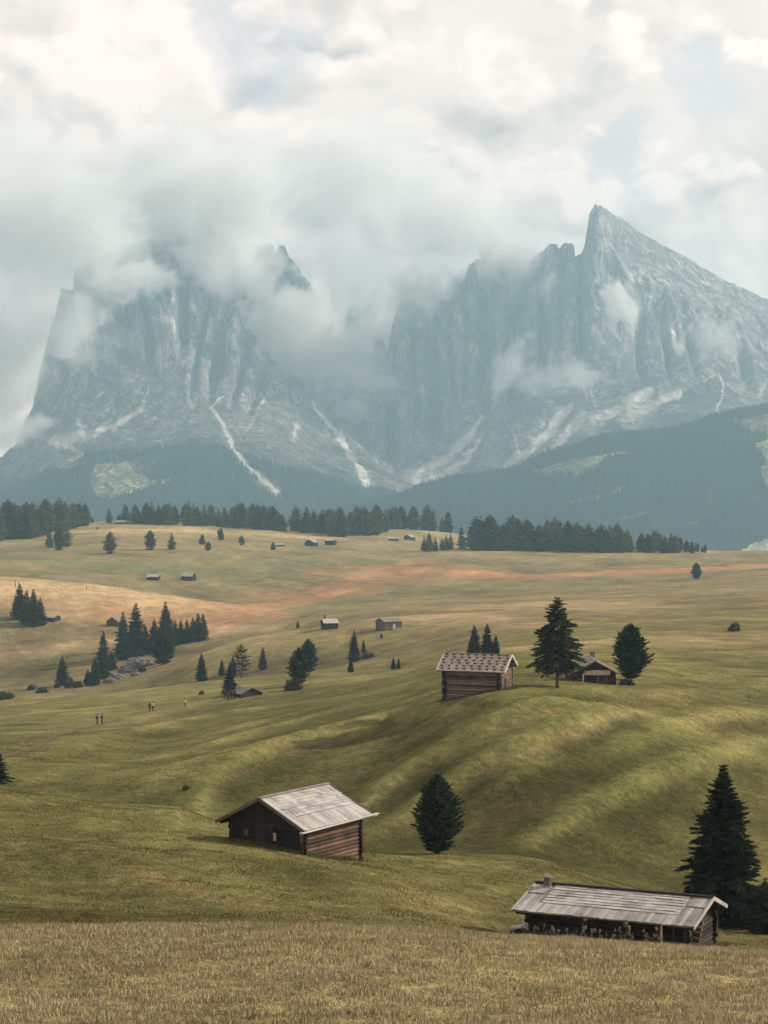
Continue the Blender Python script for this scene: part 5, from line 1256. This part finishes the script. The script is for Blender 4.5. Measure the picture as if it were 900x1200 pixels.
t.link(c, d1.inputs[0]); t.link(c, d2.inputs[0]); t.link(d1.outputs[0], mx.inputs[1]); t.link(d2.outputs[0], mx.inputs[2]); t.link(mx.outputs[0], t.out.inputs['Surface']); M['grass'] = t.m
grass('grass', 520000, 21, 56, .30, .035, .10, .006, .014, 1, 0.75, ((.195, .168, .080), (.44, .35, .185), (.70, .57, .36)), .8, .56, .25, .35)
grass('meadow_grass', 330000, 58, 140, .28, .03, .085, .016, .034, 2, 2.6, ((.060, .065, .016), (.125, .108, .032), (.28, .21, .085)), .75, .48, .7, .15)
grass('slope_grass', 330000, 140, 330, .28, .03, .10, .04, .09, 3, 5.0, ((.065, .070, .018), (.125, .112, .036), (.26, .20, .085)), .75, .48, .8, 0.12)

def tall_grass(name, X, Y, hlo, hhi, wd0, seed, cols):
    r = np.random.default_rng(seed); n = len(X); Z, _ = ground_sample(X, Y)
    h = r.uniform(hlo, hhi, n) * r.uniform(.6, 1, n); a = r.uniform(0, 6.283, n); la = r.uniform(0, 6.283, n); ln = h * r.uniform(.05, .45, n)
    V = np.zeros((n, 5, 3)); dx, dy = np.cos(a) * wd0, np.sin(a) * wd0; mx_, my_ = X + np.cos(la) * ln * .3, Y + np.sin(la) * ln * .3
    V[:, 0] = np.stack([X - dx, Y - dy, Z - .03], -1); V[:, 1] = np.stack([X + dx, Y + dy, Z - .03], -1)
    V[:, 2] = np.stack([mx_ + dx * .7, my_ + dy * .7, Z + h * .6], -1); V[:, 3] = np.stack([mx_ - dx * .7, my_ - dy * .7, Z + h * .6], -1)
    V[:, 4] = np.stack([X + np.cos(la) * ln, Y + np.sin(la) * ln, Z + h], -1)
    b = np.arange(n)[:, None] * 5; T = np.concatenate([b + np.array([[0, 1, 2]]), b + np.array([[0, 2, 3]]), b + np.array([[3, 2, 4]])], 0)
    u = r.uniform(0, 1, n)[:, None]; C = (np.array(cols[0]) * (1 - u) + np.array(cols[1]) * u)
    o = obj(name, tri_mesh(name, V.reshape(-1, 3), T, None, np.repeat(C, 5, 0)), M['grass']); tag(o, kind='stuff')
r_ = np.random.default_rng(77)
yy = 22 + 32 * r_.uniform(0, 1, 9000) ** .8; xx = r_.uniform(-.3, .3, 9000) * yy; k_ = fbm(xx / 2.2, yy / 3.0, 9.0, 3) > r_.uniform(-.25, .5, 9000)
tall_grass('tall_grass', xx[k_], yy[k_], .06, .15, .006, 5, ((.16, .14, .06), (.62, .50, .31)))
px_, py_ = [], []
for e, q in HUTS:                       # longer grass left standing along the walls
    mw_ = Matrix.Translation(Vector(e.location)) @ Matrix.Rotation(e.rotation_euler[2], 4, 'Z')
    for k in range(2600):
        s_ = r_.uniform(0, 1); o_ = .16 + abs(r_.normal(0, .35))
        x, y = [(q['xl'] + (q['xr'] - q['xl']) * s_, q['yf'] - o_), (q['xl'] - o_, q['yf'] + (q['yb'] - q['yf']) * s_), (q['xr'] + o_, q['yf'] + (q['yb'] - q['yf']) * s_)][k % 3]
        v = mw_ @ Vector((x, y, 0)); px_.append(v.x); py_.append(v.y)
tall_grass('tall_grass', np.array(px_), np.array(py_), .10, .38, .016, 6, ((.055, .065, .020), (.24, .20, .09)))
# ------------------------------------------------------------------ cloud banks round the peaks, inside the haze
def shell(name, c, r, sub=3):
    import bmesh
    me = bpy.data.meshes.new(name); b = bmesh.new(); bmesh.ops.create_icosphere(b, subdivisions=sub, radius=1.0)
    for v in b.verts: v.co = (v.co.x * r[0], v.co.y * r[1], v.co.z * r[2])
    b.to_mesh(me); b.free(); o = obj(name, me, None, None, c); return o
def wpos(px, py, Y): return ((px - 450) / F * Y, Y, (600 - py) / F * Y)
def cloud_bank(name, px, py, Y, rx, ry, rz, dens, scale=260.0, thr=0.45, gain=5.0, tilt=0.0, seed=0.0, detail=7.0, up=0.0, stretch=(1, 1, 1)):
    """a bank of cloud: thins out unevenly towards its edge. rx, rz in photo pixels at that distance, ry in metres"""
    k = Y / F; o = shell(name, wpos(px, py, Y), (rx * k, ry, rz * k)); o.rotation_euler = (0, R(tilt), 0)
    t = NT('cloud_bank'); p = t.objc(); q = t.mapping(p, (1 / (rx * k), 1 / ry, 1 / (rz * k)))
    ln = t.n.new('ShaderNodeVectorMath'); ln.operation = 'LENGTH'; t.link(q, ln.inputs[0])
    fall = t.mapr(ln.outputs['Value'], 0.25, 1.0, 1, 0)
    n = t.noise(t.mapping(p, tuple(s / scale for s in stretch), (seed, seed * 1.7, seed * .6)), 1.0, detail, 0.62, 0.9)
    d = t.math('ADD', t.math('SUBTRACT', n, thr), t.math('MULTIPLY', t.math('SUBTRACT', fall, 0.60), 0.36))
    if up:
        sx = t.n.new('ShaderNodeSeparateXYZ'); t.link(q, sx.inputs[0]); d = t.math('ADD', d, t.math('MULTIPLY', sx.outputs['Z'], up))
    d = t.math('MULTIPLY', t.math('MULTIPLY', t.math('MULTIPLY', d, gain, True), t.mapr(ln.outputs['Value'], 0.80, 1.0, 1, 0, True)), dens)
    v = t.n.new('ShaderNodeVolumePrincipled'); v.inputs['Color'].default_value = (.995, .975, .95, 1); v.inputs['Anisotropy'].default_value = 0.1; v.inputs['Emission Strength'].default_value = 0
    t.link(d, v.inputs['Density']); t.link(v.outputs[0], t.out.inputs['Volume'])
    t.m.cycles.volume_step_rate = 0.35
    o.data.materials.append(t.m); tag(o, kind='stuff'); return o
cloud_bank('cloud_bank', 20, 262, 5600, 275, 330, 135, .013, 240, .40, 4, seed=1.0, up=.10)
cloud_bank('cloud_bank', 215, 222, 5950, 200, 300, 95, .013, 200, .42, 5, seed=2.0)
cloud_bank('cloud_bank', 400, 200, 6500, 200, 380, 90, .008, 240, .42, 5, seed=17.0)
cloud_bank('cloud_bank', 520, 262, 6150, 130, 200, 80, .014, 220, .41, 5, seed=3.0)
cloud_bank('cloud_bank', 430, 325, 6880, 190, 180, 95, .009, 150, .42, 7, seed=15.0)
cloud_bank('cloud_bank', 60, 385, 5500, 125, 160, 75, .011, 120, .44, 6, seed=4.0)
cloud_bank('cloud_bank', -15, 430, 5600, 95, 300, 95, .014, 160, .41, 6, seed=5.0)
cloud_bank('cloud_bank', 15, 508, 5350, 65, 160, 24, .012, 100, .44, 6, -18, seed=16.0)
cloud_bank('cloud_bank', 355, 390, 6250, 110, 200, 84, .022, 110, .465, 8, 30, seed=6.0)
cloud_bank('cloud_bank', 460, 395, 6450, 140, 160, 80, .011, 100, .495, 8, 10, seed=7.0)
cloud_bank('cloud_bank', 527, 390, 6200, 64, 110, 84, .030, 75, .495, 9, -8, seed=8.0)
cloud_bank('cloud_bank', 598, 425, 5850, 30, 80, 80, .017, 45, .51, 8, 28, seed=9.4, stretch=(1.1, 1, .75))
cloud_bank('cloud_bank', 655, 442, 5750, 120, 100, 34, .011, 75, .51, 8, seed=10.0, stretch=(.7, 1, 1.3))
cloud_bank('cloud_bank', 728, 360, 5850, 46, 100, 64, .028, 55, .51, 9, -28, seed=11.0, stretch=(1.5, 1, .6))
cloud_bank('cloud_bank', 588, 312, 6150, 62, 160, 84, .022, 85, .475, 8, -20, seed=12.0)
cloud_bank('cloud_bank', 262, 318, 6050, 110, 200, 64, .018, 115, .465, 8, 30, seed=13.0)
cloud_bank('cloud_bank', 838, 395, 5950, 60, 120, 44, .010, 60, .52, 8, 20, seed=14.0, stretch=(1.3, 1, .7))
cloud_bank('cloud_bank', 410, 480, 6000, 60, 120, 40, .010, 80, .49, 8, 15, seed=18.0)
cloud_bank('cloud_bank', 505, 330, 6000, 60, 120, 46, .016, 80, .49, 8, -10, seed=21.0)
cloud_bank('cloud_bank', 440, 450, 6000, 80, 140, 40, .012, 80, .50, 8, 15, seed=22.0, stretch=(.7, 1, 1.2))
cloud_bank('cloud_bank', 640, 335, 6000, 30, 80, 44, .012, 50, .51, 9, 20, seed=23.0, stretch=(1.3, 1, .7))
cloud_bank('cloud_bank', 150, 330, 5600, 90, 140, 40, .012, 80, .47, 7, -12, seed=31.0, stretch=(.8, 1, 1.3))
cloud_bank('cloud_bank', 420, 415, 6100, 70, 120, 54, .016, 75, .485, 8, 20, seed=32.0)
cloud_bank('cloud_bank', 490, 345, 6000, 70, 120, 60, .018, 75, .48, 8, -15, seed=33.0)
cloud_bank('cloud_bank', 610, 300, 6000, 50, 100, 55, .014, 65, .49, 8, 25, seed=34.0)
cloud_bank('cloud_bank', 300, 300, 6100, 70, 120, 40, .014, 80, .48, 8, 10, seed=35.0)
# ------------------------------------------------------------------ camera, sun, sky
cam = bpy.data.cameras.new('camera'); co = link(bpy.data.objects.new('camera', cam))
co.location = (0, 0, 0); co.rotation_euler = (R(90), 0, 0)
cam.sensor_fit = 'VERTICAL'; cam.sensor_height = 36.0; cam.lens = 36.0 * F / 1200.0
cam.clip_start = 0.5; cam.clip_end = 60000
SC.camera = co
SUN_EL, SUN_AZ = 29.0, 78.0         # azimuth measured from straight ahead (+Y) towards the right (+X)
sd = Vector((math.sin(R(SUN_AZ)) * math.cos(R(SUN_EL)), math.cos(R(SUN_AZ)) * math.cos(R(SUN_EL)), math.sin(R(SUN_EL))))
sl = bpy.data.lights.new('sun', 'SUN'); sl.energy = 5.0; sl.angle = R(2.0); sl.color = (1.0, 0.94, 0.86)
so = link(bpy.data.objects.new('sun', sl)); so.rotation_euler = (-sd).to_track_quat('-Z', 'Y').to_euler(); so.location = (200, 100, 300)

w = bpy.data.worlds.new('World'); SC.world = w; w.use_nodes = True
wt = w.node_tree; wt.nodes.clear()
class WN(NT):
    def __init__(s): s.t = wt; s.n = wt.nodes; s.l = wt.links
t = WN()
d = t.n.new('ShaderNodeTexCoord').outputs['Generated']
sky = t.n.new('ShaderNodeTexSky'); sky.sky_type = 'NISHITA'; sky.sun_disc = False
sky.sun_elevation = R(SUN_EL); sky.sun_rotation = R(SUN_AZ); sky.altitude = 2000; sky.air_density = 1.0; sky.dust_density = 2.0
bg1 = t.n.new('ShaderNodeBackground'); bg1.inputs[1].default_value = 0.12; t.link(sky.outputs[0], bg1.inputs[0])
# clouds: three banks of billows one before the other, each lit from the sun's side and grey underneath
dd = t.mapping(d, (1.0, 1.0, 1.35))
warp = t.n.new('ShaderNodeTexNoise'); warp.inputs['Scale'].default_value = 7.0; warp.inputs['Detail'].default_value = 4; t.link(dd, warp.inputs['Vector'])
vm = t.n.new('ShaderNodeVectorMath'); vm.operation = 'MULTIPLY_ADD'; t.link(warp.outputs['Color'], vm.inputs[0]); vm.inputs[1].default_value = (.055, .055, .055); t.link(dd, vm.inputs[2])
def bank(vec, sc, seed):
    v0 = t.mapping(vec, (1, 1, 1), (seed, seed * .7, seed * 1.3))
    n = t.noise(v0, sc, 10, 0.56); v = t.n.new('ShaderNodeTexVoronoi'); v.feature = 'F1'; v.inputs['Scale'].default_value = sc * 2.7; t.link(v0, v.inputs['Vector'])
    v2 = t.n.new('ShaderNodeTexVoronoi'); v2.feature = 'F1'; v2.inputs['Scale'].default_value = sc * 6.1; t.link(v0, v2.inputs['Vector'])
    return t.math('SUBTRACT', n, t.math('ADD', t.math('MULTIPLY', v.outputs['Distance'], 0.13), t.math('MULTIPLY', v2.outputs['Distance'], 0.055)))
off = t.n.new('ShaderNodeVectorMath'); off.operation = 'ADD'; t.link(vm.outputs[0], off.inputs[0]); off.inputs[1].default_value = (sd.x * .010, sd.y * .010, .020)
b = t.math('ADD', t.math('MULTIPLY', t.noise(dd, 4.0, 3), 0.25), 0.68)
c0 = None
for sc, seed, thr, k, base in ((5.0, 1.3, .40, 3.6, .80), (7.5, 4.1, .43, 3.4, .78), (12.0, 8.7, .45, 3.0, .80)):
    n0 = bank(vm.outputs[0], sc, seed); n1 = bank(off.outputs[0], sc, seed)
    sh = t.math('ADD', t.math('MULTIPLY', t.math('SUBTRACT', n0, n1), k), base)
    sh = t.math('SUBTRACT', sh, t.math('MULTIPLY', t.math('SUBTRACT', n0, thr), 0.55))
    mk = t.mapr(n0, thr - .03, thr + .05, 0, 1, True)
    b = t.math('ADD', b, t.math('MULTIPLY', t.math('SUBTRACT', sh, b), mk))
    c0 = mk if c0 is None else t.math('MAXIMUM', c0, mk)
dwn = t.n.new('ShaderNodeTexNoise'); dwn.inputs['Scale'].default_value = 11.0; dwn.inputs['Detail'].default_value = 7; t.link(d, dwn.inputs['Vector'])
dw0 = t.n.new('ShaderNodeVectorMath'); dw0.operation = 'MULTIPLY_ADD'; t.link(dwn.outputs['Color'], dw0.inputs[0]); dw0.inputs[1].default_value = (.16, .16, .16); dw0.inputs[2].default_value = (-.08, -.08, -.08)
dw = t.n.new('ShaderNodeVectorMath'); dw.operation = 'ADD'; t.link(dw0.outputs[0], dw.inputs[0]); t.link(d, dw.inputs[1])
def lobe(px, py, rad, soft_):
    v = Vector(((px - 450) / F, 1, (600 - py) / F)).normalized()
    x = t.n.new('ShaderNodeVectorMath'); x.operation = 'DISTANCE'; t.link(dw.outputs[0], x.inputs[0]); x.inputs[1].default_value = v
    return t.mapr(x.outputs['Value'], rad / F, (rad + soft_) / F, 1, 0, True)
for px, py, rad, sf, k in ((60, 330, 40, 230, -0.17), (420, 270, 40, 200, -0.13), (905, 190, 10, 110, -0.20), (900, 60, 10, 90, -0.12), (640, 110, 30, 150, -0.07), (180, 90, 40, 170, 0.05), (860, 110, 10, 90, 0.06), (470, 120, 40, 120, 0.05), (590, 240, 20, 100, 0.06), (880, 315, 20, 60, 0.08)):
    b = t.math('ADD', b, t.math('MULTIPLY', lobe(px, py, rad, sf), k))
ccol = t.mix(t.mapr(b, 0.30, 1.0, 0, 1), (0.47, 0.395, 0.355), (1.08, 0.865, 0.75))
bg2 = t.n.new('ShaderNodeBackground'); t.link(ccol, bg2.inputs[0])
sz = t.n.new('ShaderNodeSeparateXYZ'); t.link(d, sz.inputs[0]); t.link(t.mapr(sz.outputs['Z'], 0.20, 0.48, 1.13, 0.52, True), bg2.inputs[1])
gap = None
for px, py, rad, sf, k in ((290, 10, 8, 120, 1.15), (185, 4, 4, 50, .9), (725, 205, 4, 70, 0.95), (765, 212, 4, 60, 0.95), (835, 70, 2, 90, 0.9), (690, 195, 2, 50, 0.7), (365, 16, 2, 60, 0.9)):
    q = t.math('MULTIPLY', lobe(px, py, rad, sf), k)
    gap = q if gap is None else t.math('MAXIMUM', gap, q)
# breaks between the clouds higher up, outside the picture
hi = t.n.new('ShaderNodeSeparateXYZ'); t.link(d, hi.inputs[0])
brk = t.math('MULTIPLY', t.mapr(t.noise(d, 2.2, 4), 0.48, 0.62, 0, 1), t.mapr(hi.outputs['Z'], 0.32, 0.5, 0, 0.9))
gp = t.math('SUBTRACT', t.math('ADD', gap, t.math('MULTIPLY', t.math('SUBTRACT', t.noise(vm.outputs[0], 16.0, 8), 0.5), 3.6)), t.math('MULTIPLY', c0, 0.30))
gp = t.math('MULTIPLY', t.mapr(gp, 0.25, 0.95, 0, 1, True), t.mapr(gap, 0.02, 0.25, 0, 1))
gp = t.math('MAXIMUM', t.math('MULTIPLY', gp, 0.28), brk)
ms = t.n.new('ShaderNodeMixShader'); t.link(gp, ms.inputs[0]); t.link(bg2.outputs[0], ms.inputs[1]); t.link(bg1.outputs[0], ms.inputs[2])
wo = t.n.new('ShaderNodeOutputWorld'); t.link(ms.outputs[0], wo.inputs['Surface'])

# ------------------------------------------------------------------ the air
def closed_box(name, lo, hi, mat):
    b = MB(); c = [(a + b_) / 2 for a, b_ in zip(lo, hi)]
    b.box((0, 0, 0), [b_ - a for a, b_ in zip(lo, hi)])
    o = b.build(name, mat); o.location = c; return o
HAZE = 1.45e-4
if HAZE:
    t = NT('air'); v = t.n.new('ShaderNodeVolumePrincipled')
    v.inputs['Color'].default_value = (0.45, 0.68, 0.785, 1); v.inputs['Density'].default_value = HAZE; v.inputs['Anisotropy'].default_value = 0.2
    t.link(v.outputs[0], t.out.inputs['Volume'])
    o = closed_box('haze', (-5200, -120, -700), (5200, 8400, 1150), t.m); tag(o, kind='stuff')

SC.view_settings.view_transform = 'Standard'; SC.view_settings.look = 'None'; SC.view_settings.gamma = 1.0
SC.view_settings.exposure = 0.42; SC.view_settings.use_curve_mapping = False
w.cycles.sampling_method = 'MANUAL'; w.cycles.sample_map_resolution = 512
SC.cycles.use_denoising = True
SC.cycles.max_bounces = 12; SC.cycles.diffuse_bounces = 2; SC.cycles.volume_bounces = 10; SC.cycles.transparent_max_bounces = 8
SC.cycles.use_adaptive_sampling = True; SC.cycles.adaptive_threshold = 0.05
